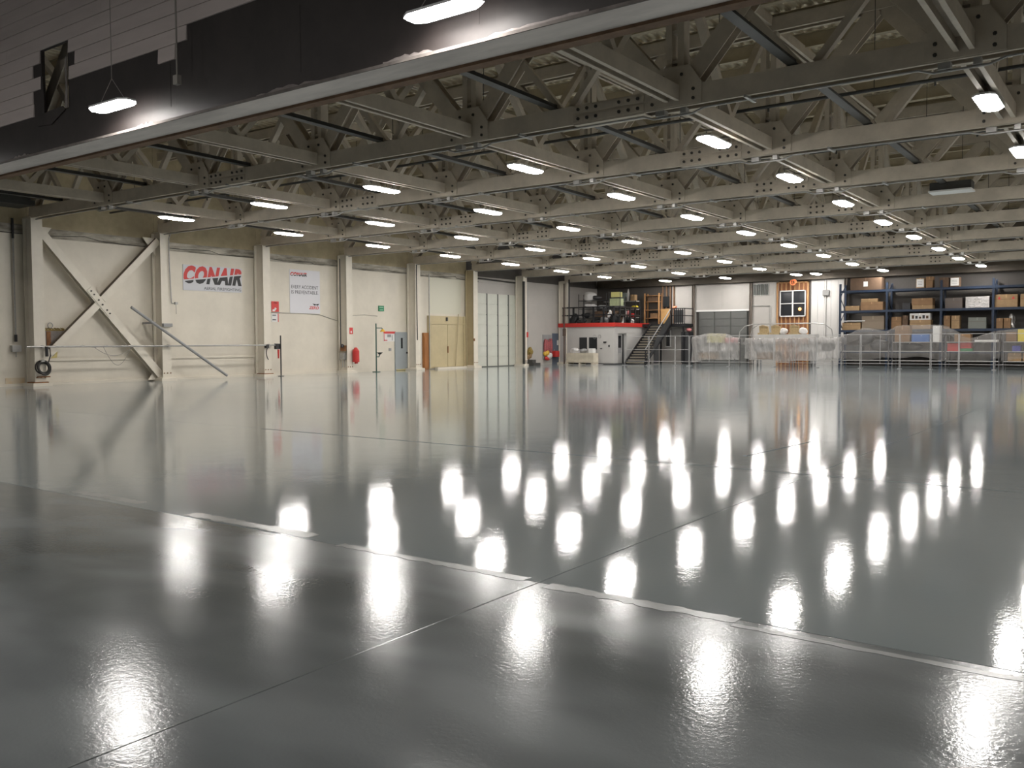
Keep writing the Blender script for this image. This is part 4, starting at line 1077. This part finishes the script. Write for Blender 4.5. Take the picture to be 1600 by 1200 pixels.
tag(MB().blob((-27.75, 58.2, 4.02), (0.16, 0.14, 0.10), 51).build('orange_beacon', ORCORD), 'orange lamp cover on the stair landing rail', 'beacon')

# ------------------------------------------------------------------ goods stored on the mezzanine
def bx(name, label, cat, a, b, y, depth, m, group=None, bevel=0.012, zfix=None, extra=None, tape=True):
    # carton standing with its front at y; a = (x, z) lower left, b = upper right
    z0 = a[1] if zfix is None else zfix
    t = thing(name, label, cat, ((a[0] + b[0]) / 2, y + depth / 2, z0), group)
    MB().box(a[0], b[0], y, y + depth, z0, b[1]).build('body', m, t, bevel=bevel)
    xm = (a[0] + b[0]) / 2
    if tape:
        MB().box(xm - 0.03, xm + 0.03, y - 0.004, y + depth + 0.004, z0 + (b[1] - z0) * 0.75, b[1] + 0.004).build('tape', mat('tape_' + m.name, tuple(c * 1.35 for c in m.node_tree.nodes['Principled BSDF'].inputs['Base Color'].default_value[:3]), 0.4), t)
        MB().box(a[0] + 0.01, b[0] - 0.01, y - 0.003, y, z0 + (b[1] - z0) * 0.62, z0 + (b[1] - z0) * 0.635).build('crease', CARDD, t)
    if extra == 'label':
        MB().box(xm - 0.13, xm + 0.13, y - 0.008, y - 0.004, z0 + (b[1] - z0) * 0.3, z0 + (b[1] - z0) * 0.7).build('paper_label', FRAMEW, t)
    if extra == 'paper':
        MB().box(a[0] + 0.03, b[0] - 0.03, y - 0.008, y - 0.004, z0 + (b[1] - z0) * 0.12, z0 + (b[1] - z0) * 0.92).build('paper_label', FRAMEW, t)
        for k in range(3):
            MB().box(a[0] + 0.1, b[0] - 0.12, y - 0.010, y - 0.008, z0 + (b[1] - z0) * (0.35 + 0.15 * k), z0 + (b[1] - z0) * (0.38 + 0.15 * k)).build('print_line', GREYINK, t)
    if extra == 'red':
        for xx in (a[0] + 0.14, b[0] - 0.3):
            MB().prism([(xx, z0 + (b[1] - z0) * 0.62), (xx + 0.16, z0 + (b[1] - z0) * 0.62), (xx + 0.08, z0 + (b[1] - z0) * 0.85)], 1, y - 0.012, y - 0.006).build('red_mark', REDS, t)
    if extra == 'crate':
        for zz in (0.1, 0.8):
            MB().box(a[0] - 0.012, b[0] + 0.012, y - 0.02, y, z0 + (b[1] - z0) * zz, z0 + (b[1] - z0) * (zz + 0.14)).build('batten', CRATE, t)
    return t
def shelf_unit(name, label, x0, x1, y0, y1, z0, levels, top, m, pm, post=0.04):
    t = thing(name, label, 'shelving', ((x0 + x1) / 2, (y0 + y1) / 2, z0))
    for x in (x0, x1):
        for y in (y0, y1):
            MB().box(x - post / 2, x + post / 2, y - post / 2, y + post / 2, z0, top).build('post', pm, t)
    for z in levels:
        MB().box(x0 + post / 2, x1 - post / 2, y0 - post / 2, y1 + post / 2, z - 0.035, z).build('shelf', m, t)
    return t
ZD = 2.84
shelf_unit('storage_rack', 'dark steel rack with white bundles at the left of the mezzanine', -33.9, -31.6, 55.2, 55.9, ZD, (3.3, 3.95, 4.55), 5.0, SHELFM, SHELFM)
shelf_unit('storage_rack', 'dark steel rack with green boxes at the middle of the mezzanine', -31.4, -30.0 - 0.5, 55.2, 55.9, ZD, (3.4, 4.1, 4.7), 5.1, SHELFM, SHELFM)
tag(MB().blob((-33.2, 55.5, 4.84), (0.42, 0.28, 0.26), 61, 3, 0.55).build('white_bundle', CLOTHW), 'white crumpled bundle on top of the left mezzanine rack', 'bundle')
tag(MB().blob((-33.0, 55.5, 4.16), (0.33, 0.25, 0.17), 62, 3, 0.45).build('white_bundle', CLOTHW), 'smaller white bundle on the middle shelf of the left mezzanine rack', 'bundle')
tag(MB().blob((-32.1, 55.5, 4.10), (0.30, 0.25, 0.13), 63, 3, 0.45).build('grey_bundle', GREYM), 'grey bundle right of the white ones on the left mezzanine rack', 'bundle')
tag(MB().blob((-33.4, 55.4, 3.5), (0.35, 0.3, 0.2), 64, 3, 0.35).build('black_bundle', BLACKC), 'black bundle low on the left mezzanine rack', 'bundle')
tag(MB().blob((-32.3, 55.0, 3.1), (0.45, 0.3, 0.26), 65, 3, 0.3).build('black_bundle', BLACKC), 'black bag on the mezzanine floor behind the rail', 'bag')
for k in range(5):
    tag(MB().box(-31.36 + 0.17 * k, -31.21 + 0.17 * k, 55.25, 55.75, 4.1, 4.62).build('green_binder', PGREEN), '%s green box file from the left on the middle mezzanine rack' % ORD[k], 'box file', 'row of green box files on the mezzanine')
bx('green_carton', 'yellow green carton on top of the middle mezzanine rack', 'box', (-31.3, 4.7), (-30.65, 5.08), 55.3, 0.5, YELG, tape=False)
# goods deeper on the mezzanine, seen past the side rail
shelf_unit('storage_rack', 'long grey rack along the back of the mezzanine', -33.4, -30.7, 57.9, 58.5, ZD, (3.35, 3.95, 4.55), 4.6, LGREY, SHELFM)
tag(MB().box(-32.8, -31.7, 58.0, 58.4, 4.55, 5.15).build('light_panel', mat('grey_green_panel', (0.22, 0.26, 0.24), 0.25)), 'grey green glass panel standing on the back mezzanine rack', 'panel')
tag(MB().prism([(-31.55, 4.55), (-31.40, 4.55), (-31.36, 5.1), (-31.44, 5.45), (-31.52, 5.2)], 1, 58.1, 58.16).build('propeller_blade', CLOTHW), 'white upright blade on the back mezzanine rack', 'blade')
bx('tan_carton', 'tan carton on top of the back mezzanine rack', 'box', (-31.2, 4.55), (-30.85, 5.0), 58.0, 0.4, CRATE)
shelf_unit('wooden_shelf', 'brown wooden shelving at the right end of the mezzanine', -30.5, -29.35, 58.9, 59.4, ZD, (3.3, 3.9, 4.5, 4.95), 5.1, STUD, STUD, 0.09)
bx('brown_carton', 'brown carton on the wooden mezzanine shelving', 'box', (-30.3, 4.5), (-29.5, 4.9), 59.0, 0.35, CARDD)
bx('brown_carton', 'brown carton low on the wooden mezzanine shelving', 'box', (-30.1, 3.3), (-29.5, 3.65), 59.0, 0.35, CARD)
t = thing('stud_partition', 'red brown stud partition with black panel beside the mezzanine shelving', 'partition', (-28.85, 59.35, ZD))
for x in (-29.25, -28.95, -28.65, -28.38):
    MB().box(x - 0.04, x + 0.04, 59.3, 59.42, ZD, 5.6).build('stud', LIPB, t)
MB().box(-29.2, -28.7, 59.24, 59.3, 4.1, 4.85).build('black_panel', GLASSD, t)
tag(MB().box(-29.3, -28.6, 59.1, 59.16, ZD, 3.95).build('plywood_sheet', PLYO), 'orange plywood sheet leaning at the top of the stairs', 'plywood')
SEED = 70
for (x, y, z, sx, sy, sz, m, lab, cat, nm) in (
    (-31.0, 54.6, 3.55, 0.13, 0.12, 0.20, CLOTHW, 'white helmet shape hung behind the front mezzanine rail', 'helmet', 'white_helmet'),
    (-31.5, 54.7, 3.08, 0.35, 0.2, 0.24, GREYM, 'grey sack on the mezzanine floor behind the front rail', 'sack', 'grey_sack'),
    (-30.8, 55.0, 3.12, 0.3, 0.3, 0.28, BLACKC, 'black sack at the front corner of the mezzanine', 'sack', 'black_sack'),
    (-30.75, 56.6, 3.16, 0.25, 0.35, 0.32, BLACKC, 'black sack behind the side rail near the white blade', 'sack', 'black_sack'),
    (-30.8, 57.5, 3.02, 0.2, 0.24, 0.18, CLOTHW, 'white sack behind the side rail near the stairs', 'sack', 'white_sack'),
    (-30.9, 57.1, 3.66, 0.2, 0.25, 0.16, PINK, 'pink bundle behind the side rail near the stairs', 'bundle', 'pink_bundle'),
    (-30.95, 58.2, 4.10, 0.2, 0.2, 0.14, YBRIGHT, 'bright yellow bundle on the back mezzanine rack', 'bundle', 'yellow_bundle'),
    (-31.2, 58.2, 3.52, 0.3, 0.2, 0.16, REDP, 'red bundle on the lower back mezzanine rack', 'bundle', 'red_bundle'),
    (-32.6, 58.2, 3.55, 0.4, 0.2, 0.19, CARD, 'brown bundle on the lower back mezzanine rack', 'bundle', 'brown_bundle'),
    (-32.2, 58.2, 4.14, 0.4, 0.2, 0.18, GREYM, 'grey bundle on the middle back mezzanine rack', 'bundle', 'grey_bundle')):
    SEED += 1
    tag(MB().blob((x, y, z), (sx, sy, sz), SEED, 3, 0.4).build(nm, m), lab, cat)
tag(MB().prism([(55.5, 2.85), (55.75, 2.85), (56.2, 3.35), (56.3, 3.75), (56.1, 3.8), (55.95, 3.4)], 0, -30.62, -30.56).build('propeller_blade', CLOTHW), 'curved white blade leaning behind the side rail of the mezzanine', 'blade')
for k, (x, y, z, sx, sz, m, lab) in enumerate((
    (-34.0, 54.7, 3.2, 0.35, 0.35, BLACKC, 'black wrapped bundle at the left end of the front mezzanine rail'),
    (-33.2, 54.6, 3.05, 0.4, 0.22, SHELFM, 'dark tarp heap behind the left half of the front mezzanine rail'),
    (-31.1, 55.5, 3.62, 0.3, 0.2, CARDD, 'brown bundle on the lower shelf of the middle mezzanine rack'),
    (-32.6, 55.5, 4.75, 0.35, 0.17, SHELFM, 'dark bundle on the top shelf right of the white mezzanine bundle'),
    (-31.9, 57.2, 3.3, 0.5, 0.45, BLACKC, 'large black tarp heap in the middle of the mezzanine floor'),
    (-30.85, 55.9, 3.2, 0.22, 0.36, CARDD, 'brown sack behind the side rail near the front corner'))):
    tag(MB().blob((x, y, z), (sx, 0.3, sz), 150 + k, 3, 0.3).build('dark_bundle', m), lab, 'bundle')
bx('dark_carton', 'dark carton on the lower shelf of the left mezzanine rack', 'box', (-32.6, 3.31), (-31.9, 3.75), 55.25, 0.5, CARDD)
bx('tan_carton', 'tan carton on the lower shelf of the back mezzanine rack', 'box', (-33.2, 3.36), (-32.7 - 0.42, 3.8), 58.0, 0.4, CARD)
# crate on the floor in front of the office
t = thing('wooden_crate', 'pale plywood crate on skids before the office window', 'crate', (-32.3, 53.0, 0))
MB().box(-33.35, -31.2, 52.7, 53.4, 0.14, 0.80).build('body', PALLETW, t)
for z in (0.2, 0.62):
    MB().box(-33.37, -31.18, 52.67, 52.7, z, z + 0.10).build('batten', PALLETW, t)
for x in (-33.3, -32.3, -31.3):
    MB().box(x - 0.06, x + 0.06, 52.66, 53.45, 0.0, 0.14).build('skid', PALLETW, t)
tag(MB().box(-33.5, -30.9, 52.55, 53.55, 0.0, 0.012).build('floor_mat', LGREY), 'thin pale mat on the floor under the plywood crate', 'mat')
tag(MB().blob((-32.8, 53.05, 0.95), (0.45, 0.3, 0.19), 91, 3, 0.45).build('plastic_wrap', CLOTHW), 'crumpled white plastic heaped on the plywood crate', 'plastic')
tag(MB().blob((-32.2, 53.05, 0.92), (0.28, 0.25, 0.16), 92, 3, 0.4).build('grey_part', GREYM), 'grey machine part on the middle of the plywood crate', 'machine part')
bx('white_carton', 'small white carton on the right of the plywood crate', 'box', (-31.65, 0.81), (-31.3, 1.12), 52.8, 0.4, FRAMEW, tape=False)

# ------------------------------------------------------------------ blue pallet racking
RY0, RY1 = 58.0, 59.2
RX = [-16.25, -13.45, -10.4, -7.65, -4.8]
pr = thing('pallet_rack', 'tall blue steel pallet racking along the far right wall', 'rack', (-10.5, 58.6, 0))
for x in RX:
    u = MB()
    for y in (RY0, RY1):
        u.box(x - 0.06, x + 0.06, y - 0.05, y + 0.05, 0, 5.15)
    for k in range(6):
        za, zb = 0.3 + 0.8 * k, 1.1 + 0.8 * k
        u.bar((x, RY0 if k % 2 else RY1, za), (x, RY1 if k % 2 else RY0, min(zb, 5.1)), 0.04, 0.04)
    u.build('upright', RACKB, pr)
LEV = (0.95, 2.26, 3.47, 4.73)
for k in range(4):
    for z in LEV:
        for y in (RY0 - 0.02, RY1 + 0.02):
            MB().box(RX[k] + 0.06, RX[k + 1] - 0.06, y - 0.03, y + 0.03, z - 0.14, z).build('beam', RACKB, pr)
        MB().box(RX[k] + 0.07, RX[k + 1] - 0.07, RY0 + 0.03, RY1 - 0.03, z - 0.03, z - 0.004).build('deck', mat('grey_wire_deck', (0.16, 0.15, 0.14), 0.6), pr)
L1, L2, L3 = 2.26, 3.47, 4.73
BOXES = [
 # label, name, lower left (x, z), upper right (x, z), level, material, extra, depth
 ('long brown carton with white label on the top rack shelf, left bay', 'long_carton', (-15.67, 4.85), (-13.81, 5.61), L3, CARDD, 'label', 0.9, 0),
 ('white papered carton on the top rack shelf, second bay', 'papered_carton', (-11.82, 4.94), (-11.36, 5.53), L3, CRATE, 'paper', 0.6, 0),
 ('orange brown carton beside the papered one on the top rack shelf', 'tall_carton', (-11.28, 4.91), (-10.90, 5.58), L3, CARD, None, 0.6, 0),
 ('dark carton on the top rack shelf, third bay', 'dark_carton', (-10.54, 4.85), (-10.03, 5.43), L3, CARDD, None, 0.6, 0),
 ('brown carton with white notice on the top rack shelf, third bay', 'labelled_carton', (-9.95, 4.82), (-9.45, 5.40), L3, CARDD, 'paper', 0.6, 0),
 ('flat tan tray at the left of the second rack shelf', 'tan_tray', (-15.96, 3.66), (-15.11, 3.95), L2, CRATE, None, 0.7, 0),
 ('wide brown carton on the second rack shelf, left bay', 'wide_carton', (-15.03, 3.63), (-13.71, 4.15), L2, CARD, None, 0.8, 0),
 ('narrow tan carton stacked on the wide brown carton', 'narrow_carton', (-15.00, 4.31), (-14.02, 4.51), 0, CRATE, None, 0.7, 1),
 ('black case on the second rack shelf, second bay', 'black_case', (-12.59, 3.72), (-12.13, 4.10), L2, BLACKC, None, 0.5, 0),
 ('low tan carton under another on the second rack shelf, second bay', 'low_carton', (-12.01, 3.71), (-10.88, 3.94), L2, CRATE, None, 0.8, 0),
 ('tan carton stacked on the low one, second bay of racking', 'stacked_carton', (-12.05, 4.02), (-10.89, 4.44), 0, CARD, None, 0.8, 2),
 ('dark grey crate on the second rack shelf, third bay', 'grey_crate', (-10.21, 3.70), (-9.29, 4.31), L2, mat('dark_brown_grey', (0.11, 0.09, 0.08), 0.7), None, 0.8, 0),
 ('silver wrapped pallet load on the second rack shelf, third bay', 'wrapped_load', (-9.11, 3.67), (-7.86, 4.33), L2, FOIL, None, 0.8, 0),
 ('tan crate with red triangle marks on the second rack shelf, fourth bay', 'marked_crate', (-7.58, 3.59), (-6.43, 4.32), L2, CRATE, 'red', 0.9, 0),
 ('tan crate cut off by the right edge on the second rack shelf', 'edge_crate', (-6.29, 3.55), (-5.43, 4.28), L2, CRATE, 'red', 0.9, 0),
 ('tan carton under the white tray at the left of the lower rack shelf', 'tan_carton', (-16.14, 2.41), (-15.02, 2.87), L1, CRATE, None, 0.7, 0),
 ('big grey brown carton on the lower rack shelf, left bay', 'big_carton', (-14.94, 2.39), (-13.62, 3.24), L1, mat('grey_cardboard', (0.24, 0.19, 0.14), 0.8), None, 0.8, 0),
 ('brown carton on the lower rack shelf, second bay left', 'brown_carton', (-13.20, 2.37), (-12.62, 3.14), L1, CARD, None, 0.6, 0),
 ('dark carton on the lower rack shelf, second bay middle', 'dark_carton', (-12.57, 2.36), (-12.26, 3.21), L1, CARDD, None, 0.6, 0),
 ('tan carton below the printed box on the lower rack shelf', 'base_carton', (-12.14, 2.36), (-10.97, 2.92), L1, CRATE, None, 0.7, 0),
 ('white printed carton on top of the tan one, second bay', 'printed_carton', (-12.15, 2.94), (-11.01, 3.34), 0, FRAMEW, None, 0.6, 3),
 ('small tan carton on the lower rack shelf, third bay', 'small_carton', (-10.26, 2.37), (-9.92, 3.16), L1, CARD, None, 0.5, 0),
 ('upright tan carton on the lower rack shelf, third bay', 'upright_carton', (-9.84, 2.37), (-9.41, 3.15), L1, CRATE, None, 0.6, 0),
 ('grey green bin on the lower rack shelf, third bay', 'grey_bin', (-8.95, 2.39), (-8.00, 3.04), L1, mat('grey_green_bin', (0.16, 0.17, 0.15), 0.6), None, 0.7, 0),
 ('dark tan carton on the lower rack shelf, fourth bay left', 'tan_box', (-7.49, 2.37), (-7.15, 2.95), L1, CARD, None, 0.6, 0),
 ('second dark tan carton on the lower rack shelf, fourth bay', 'tan_box', (-7.10, 2.37), (-6.76, 2.95), L1, CARD, None, 0.6, 0),
]
top = {}
for lab, nm, a, b, lev, m, ex, dp, mode in BOXES:
    z0 = lev if mode == 0 else top[mode]
    h = b[1] - a[1]
    bb = (b[0], z0 + max(0.2, h))
    bx(nm, lab, 'box', (a[0], z0), bb, RY0 + 0.08, dp, m, extra=ex, tape=m not in (FOIL, BLACKC))
    if nm == 'wide_carton': top[1] = bb[1]
    if nm == 'low_carton': top[2] = bb[1]
    if nm == 'base_carton':
        top[3] = bb[1]
    if nm == 'printed_carton':
        for k in range(5):
            xx = a[0] + 0.12 + 0.2 * k
            tag(MB().box(xx, xx + 0.13, RY0 + 0.068, RY0 + 0.076, z0 + 0.08, z0 + 0.28 - 0.04 * (k % 3)).build('printed_picture', BLK if k % 2 else CARDD, bpy.data.objects[[o.name for o in bpy.data.objects if o.name.startswith('printed_carton')][-1]]))
A = (-16.15, 2.93)
tag(MB().box(-16.05, -14.75, RY0 + 0.05, RY0 + 0.75, top.get(9, 2.79), 2.85).build('white_tray', FRAMEW), 'thin white board lying on the tan carton at the left rack bay', 'board')
tag(MB().blob((-6.75, 58.5, 2.62), (0.22, 0.22, 0.36), 95, 3, 0.5).build('silver_bundle', FOIL), 'crumpled silver bundle on the lower rack shelf, fourth bay', 'bundle')

# ------------------------------------------------------------------ plastic covered shelving before the racking
FY0, FY1 = 54.0, 54.9
UN = [(-24.3, -21.6), (-20.7, -18.1), (-17.9, -15.2), (-15.0, -12.4), (-12.2, -9.6), (-9.4, -6.8), (-6.6, -4.2)]
WHERE = ['under the yellow topped plastic at its left end', 'left of the tan seats', 'below the tan seats', 'with black bundles', 'with blue and red bins', 'with the green bin at its end', 'with yellow box at the right edge']
for k, (x0, x1) in enumerate(UN):
    shelf_unit('shelving_unit', 'grey steel shelving unit draped in plastic, ' + WHERE[k], x0, x1, FY0, FY1, 0, (0.45, 0.98) if k == 3 else (0.45, 0.98, 1.5), 1.72 if k < 3 else 1.85, LGREY, mat('dark_grey_post', (0.11, 0.11, 0.115), 0.5))
GOODS = [
 ('yellow_green_box', 'yellow green box on top of the leftmost covered shelving', 'box', -23.5, -22.5, 1.5, 2.05, YELG),
 ('red_bin', 'pinkish red bin at the right of the leftmost covered shelving', 'bin', -22.3, -21.7, 1.5, 1.78, PINK),
 ('tan_carton', 'tan carton on the bottom of the leftmost covered shelving', 'box', -24.1, -22.9, 0.45, 0.85, CRATE),
 ('grey_tote', 'grey tote on the middle of the leftmost covered shelving', 'tote', -24.0, -22.8, 0.98, 1.4, LGREY),
 ('white_label_box', 'white box in the leftmost covered shelving', 'box', -22.6, -22.1, 0.98, 1.42, FRAMEW),
 ('grey_tote', 'grey tote in the second covered shelving', 'tote', -20.4, -19.3, 0.98, 1.42, GREYM),
 ('grey_tote', 'grey tote low in the third covered shelving', 'tote', -17.6, -16.2, 0.98, 1.40, LGREY),
 ('tan_carton', 'tan carton low in the second covered shelving', 'box', -20.2, -18.8, 0.45, 0.9, CARD),
 ('dark_case', 'dark case in the fourth covered shelving', 'case', -14.8, -13.9, 0.98, 1.30, SHELFM),
 ('blue_bin', 'sky blue bin on top of the fifth covered shelving', 'bin', -11.2, -10.3, 1.5, 1.96, BLUEP),
 ('orange_carton', 'orange brown carton on top left of the fifth covered shelving', 'box', -12.1, -11.3, 1.5, 2.42, CARD),
 ('white_drum_box', 'tall white box on top of the fifth covered shelving', 'box', -10.1, -9.75, 1.5, 2.40, FRAMEW),
 ('red_bin', 'bright red bin on the middle of the sixth covered shelving', 'bin', -9.35, -8.75, 0.98, 1.42, REDP),
 ('red_bin', 'second red bin higher beside the first red bin', 'bin', -8.70, -8.15, 1.14, 1.5 - 0.04, REDP),
 ('green_bin', 'dark green bin below the second red bin', 'bin', -8.70, -8.10, 0.98, 1.13, GREENP),
 ('brown_carton', 'brown carton on top of the sixth covered shelving', 'box', -9.0, -8.2, 1.5, 1.95, CARD),
 ('white_tray', 'white tray on top right of the sixth covered shelving', 'tray', -8.0, -6.9, 1.5, 1.60, FRAMEW),
 ('yellow_box', 'bright yellow box on top of the rightmost covered shelving', 'box', -5.95, -5.45, 1.5, 2.15, YBRIGHT),
 ('brown_carton', 'brown carton on top left of the rightmost covered shelving', 'box', -6.5, -6.0, 1.5, 2.0, CARD),
 ('blue_bin', 'deep blue bin in the middle of the rightmost covered shelving', 'bin', -6.2, -5.8, 0.98, 1.28, DBLUE),
 ('tan_carton', 'left tan carton low in the rightmost covered shelving', 'box', -6.4, -5.75, 0.45, 0.9, CRATE),
 ('tan_carton', 'right tan carton low in the rightmost covered shelving', 'box', -5.7, -5.1, 0.45, 0.9, CRATE),
 ('white_box', 'small white box right of the deep blue bin', 'box', -5.6, -5.25, 0.98, 1.2, FRAMEW),
]
for nm, lab, cat, x0, x1, z0, z1, m in GOODS:
    bx(nm, lab, cat, (x0, z0 + 0.001), (x1, z1), FY0 + 0.1, 0.62, m, tape=m in (CARD, CRATE))
for k, (x, z, sx, sz, lab) in enumerate(((-16.0, 1.24, 0.55, 0.24, 'black bundle at the right of the third covered shelving'), (-12.95, 1.33, 0.55, 0.34, 'large black bundle at the right of the fourth covered shelving'), (-13.75, 1.62, 0.6, 0.30, 'black bundle heaped in the middle of the fourth covered shelving'), (-11.3, 1.22, 0.7, 0.23, 'black bundle in the fifth covered shelving'))):
    tag(MB().blob((x, 54.45, z), (sx, 0.3, sz), 110 + k, 3, 0.25).build('black_bundle', BLACKC), lab, 'bundle')
# the clear plastic draped over: one sheet for each run
def drape(label, x0, x1, tops, hem, m, seed):
    r = random.Random(seed)
    ph = [r.uniform(0, 6) for _ in range(6)]
    nx = int((x1 - x0) * 9)
    rows = []
    def ztop(x):
        for (xa, za), (xb, zb) in zip(tops, tops[1:]):
            if xa <= x <= xb:
                s_ = (x - xa) / (xb - xa); s_ = s_ * s_ * (3 - 2 * s_)
                return za + (zb - za) * s_
        return tops[-1][1]
    prof = [(0, 1), (0.25, 1), (0.5, 1), (0.75, 1), (1, 1)]
    for i in range(nx + 1):
        x = x0 + (x1 - x0) * i / nx
        zt = ztop(x); col = []
        zh = hem + 0.10 * math.sin(x * 1.1 + ph[0]) + 0.05 * math.sin(x * 3.1 + ph[1])
        col.append((x, FY1 + 0.10, zt - 0.45))
        col.append((x, FY1 + 0.08, zt - 0.05))
        for k in range(4):
            col.append((x, FY1 - (FY1 - FY0) * k / 3, zt + 0.02 * math.sin(x * 5 + k * 2 + ph[2])))
        for k in range(1, 13):
            f_ = k / 12
            z = zt + (zh - zt) * f_
            y = FY0 - 0.08 - 0.05 * f_ + 0.05 * math.sin(x * 7.0 + 3.5 * f_ + ph[3]) * f_ + 0.035 * math.sin(x * 13 - 6 * f_ + ph[4]) + 0.02 * math.sin(x * 23 + 9 * f_ + ph[5])
            col.append((x, y, z))
        rows.append(col)
    return tag(MB().grid(rows).build('plastic_sheet', m, smooth=True), label, 'plastic sheet')
drape('clear plastic sheet over the leftmost shelving with the yellow box', -24.5, -21.3, [(-24.5, 1.85), (-23.6, 2.08), (-22.5, 2.08), (-21.9, 1.82), (-21.3, 1.8)], 0.35, FILM, 1)
drape('clear plastic sheet over the shelving below the tan seats', -20.9, -15.05, [(-20.9, 1.76), (-18, 1.75), (-15.05, 1.8)], 0.42, FILM, 2)
drape('milky plastic sheet peaked over the shelving with black bundles and bins', -15.15, -6.72, [(-15.15, 1.9), (-13.6, 2.32), (-12.6, 2.1), (-11.9, 2.44), (-9.8, 2.44), (-8.2, 1.72), (-6.72, 2.1)], 0.55, FILM2, 3)
drape('milky plastic sheet over the rightmost shelving with the yellow box', -6.7, -4.0, [(-6.7, 2.1), (-5.5, 2.2), (-4.0, 1.95)], 0.45, FILM2, 4)

# hooped cart with tan seats behind the plastic
t = thing('hooped_cart', 'pale flat cart with pipe hoops and tan seats behind the plastic sheets', 'cart', (-19.1, 56.4, 0))
MB().box(-21.1, -17.2, 56.0, 56.8, 1.75, 2.0).build('bed', LGREY, t)
for x in (-20.9, -17.4):
    MB().box(x - 0.05, x + 0.05, 56.05, 56.15, 0.0, 1.75).box(x - 0.05, x + 0.05, 56.65, 56.75, 0.0, 1.75).build('leg', GREYM, t)
hp = [(-22.2, 56.2, 1.75), (-22.15, 56.2, 2.2), (-21.8, 56.2, 2.55), (-21.2, 56.2, 2.68), (-17.4, 56.2, 2.68), (-16.7, 56.2, 2.62), (-16.25, 56.2, 2.3), (-16.15, 56.2, 1.75)]
MB().tube(hp, 0.035, 6).build('hoop_rail', GALV, t)
MB().tube([(-21.6, 56.7, 1.9), (-21.5, 56.7, 2.4), (-21.0, 56.7, 2.68), (-20.6, 56.7, 2.72)], 0.035, 6).build('hoop_rail', GALV, t)
MB().bar((-22.2, 56.2, 1.75), (-16.15, 56.2, 1.75), 0.05, 0.05).build('side_rail', GALV, t)
MB().box(-22.2, -22.12, 56.15, 56.23, 0.0, 1.75).box(-16.2, -16.12, 56.15, 56.23, 0, 1.75).build('leg', GALV, t)
for k, (x, lab) in enumerate(((-20.6, 'left'), (-19.8, 'middle'), (-18.6, 'right'))):
    s_ = thing('woven_chair', '%s tan woven seat standing on the hooped cart' % lab, 'seat', (x, 56.4, 2.0))
    MB().prism([(x - 0.32, 2.0), (x + 0.3, 2.0), (x + 0.22, 2.52), (x - 0.12, 2.62), (x - 0.36, 2.55)], 1, 56.5, 56.62).build('backrest', TAN, s_)
    MB().prism([(x - 0.32, 2.0), (x + 0.3, 2.0), (x + 0.3, 2.12), (x - 0.32, 2.12)], 1, 56.15, 56.5).build('seat', TAN, s_)
for k, x in enumerate((-19.25, -18.05)):
    tag(MB().blob((x, 56.3, 2.2), (0.22, 0.2, 0.21), 130 + k, 3, 0.35).build('white_sack', CLOTHW), 'white sack between the tan seats on the cart' if k == 0 else 'white sack right of the tan seats on the cart', 'sack')

# ------------------------------------------------------------------ temporary pipe fence
FX = [-29.0, -27.2, -25.3, -24.3, -21.6, -18.75, -16.2, -13.7, -11.6, -10.0, -8.6, -6.9, -5.2]
FYY = 53.1
FN = ['at the foot of the stairs', 'right of the stairs', 'before the black cabinet', 'before the yellow topped plastic', 'right of the yellow topped plastic', 'before the tan seats', 'left of the black bundles', 'before the black bundles', 'before the sky blue bin', 'before the red bins', 'before the white tray', 'before the yellow box']
for k in range(len(FX) - 1):
    x0, x1 = FX[k] + 0.03, FX[k + 1] - 0.03
    y = FYY + 0.03 * (k % 2)
    t = thing('fence_panel', 'pale pipe fence panel ' + FN[k], 'fence panel', ((x0 + x1) / 2, y, 0))
    MB().cyl((x0, y, 0.0), (x0, y, 1.95), 0.016, 7).build('post', PIPEW, t)
    MB().cyl((x1, y, 0.0), (x1, y, 1.95), 0.016, 7).build('post', PIPEW, t)
    for z in ((0.28, 1.05, 1.93) if k < 3 else (0.28, 1.93)):
        MB().cyl((x0, y, z), (x1, y, z), 0.014, 7).build('rail', PIPEW, t)
    if x1 - x0 > 2: MB().cyl(((x0 + x1) / 2, y, 0.28), ((x0 + x1) / 2, y, 1.93), 0.014, 6).build('post', PIPEW, t)
    for x in (x0, x1):
        MB().box(x - 0.05, x + 0.05, y - 0.28, y + 0.28, 0.0, 0.03).build('foot', GREYM, t)
struct('wall_right', MB().box(8.8, 9.1, 11.6, 60, 0, 10.6), WHITE2)
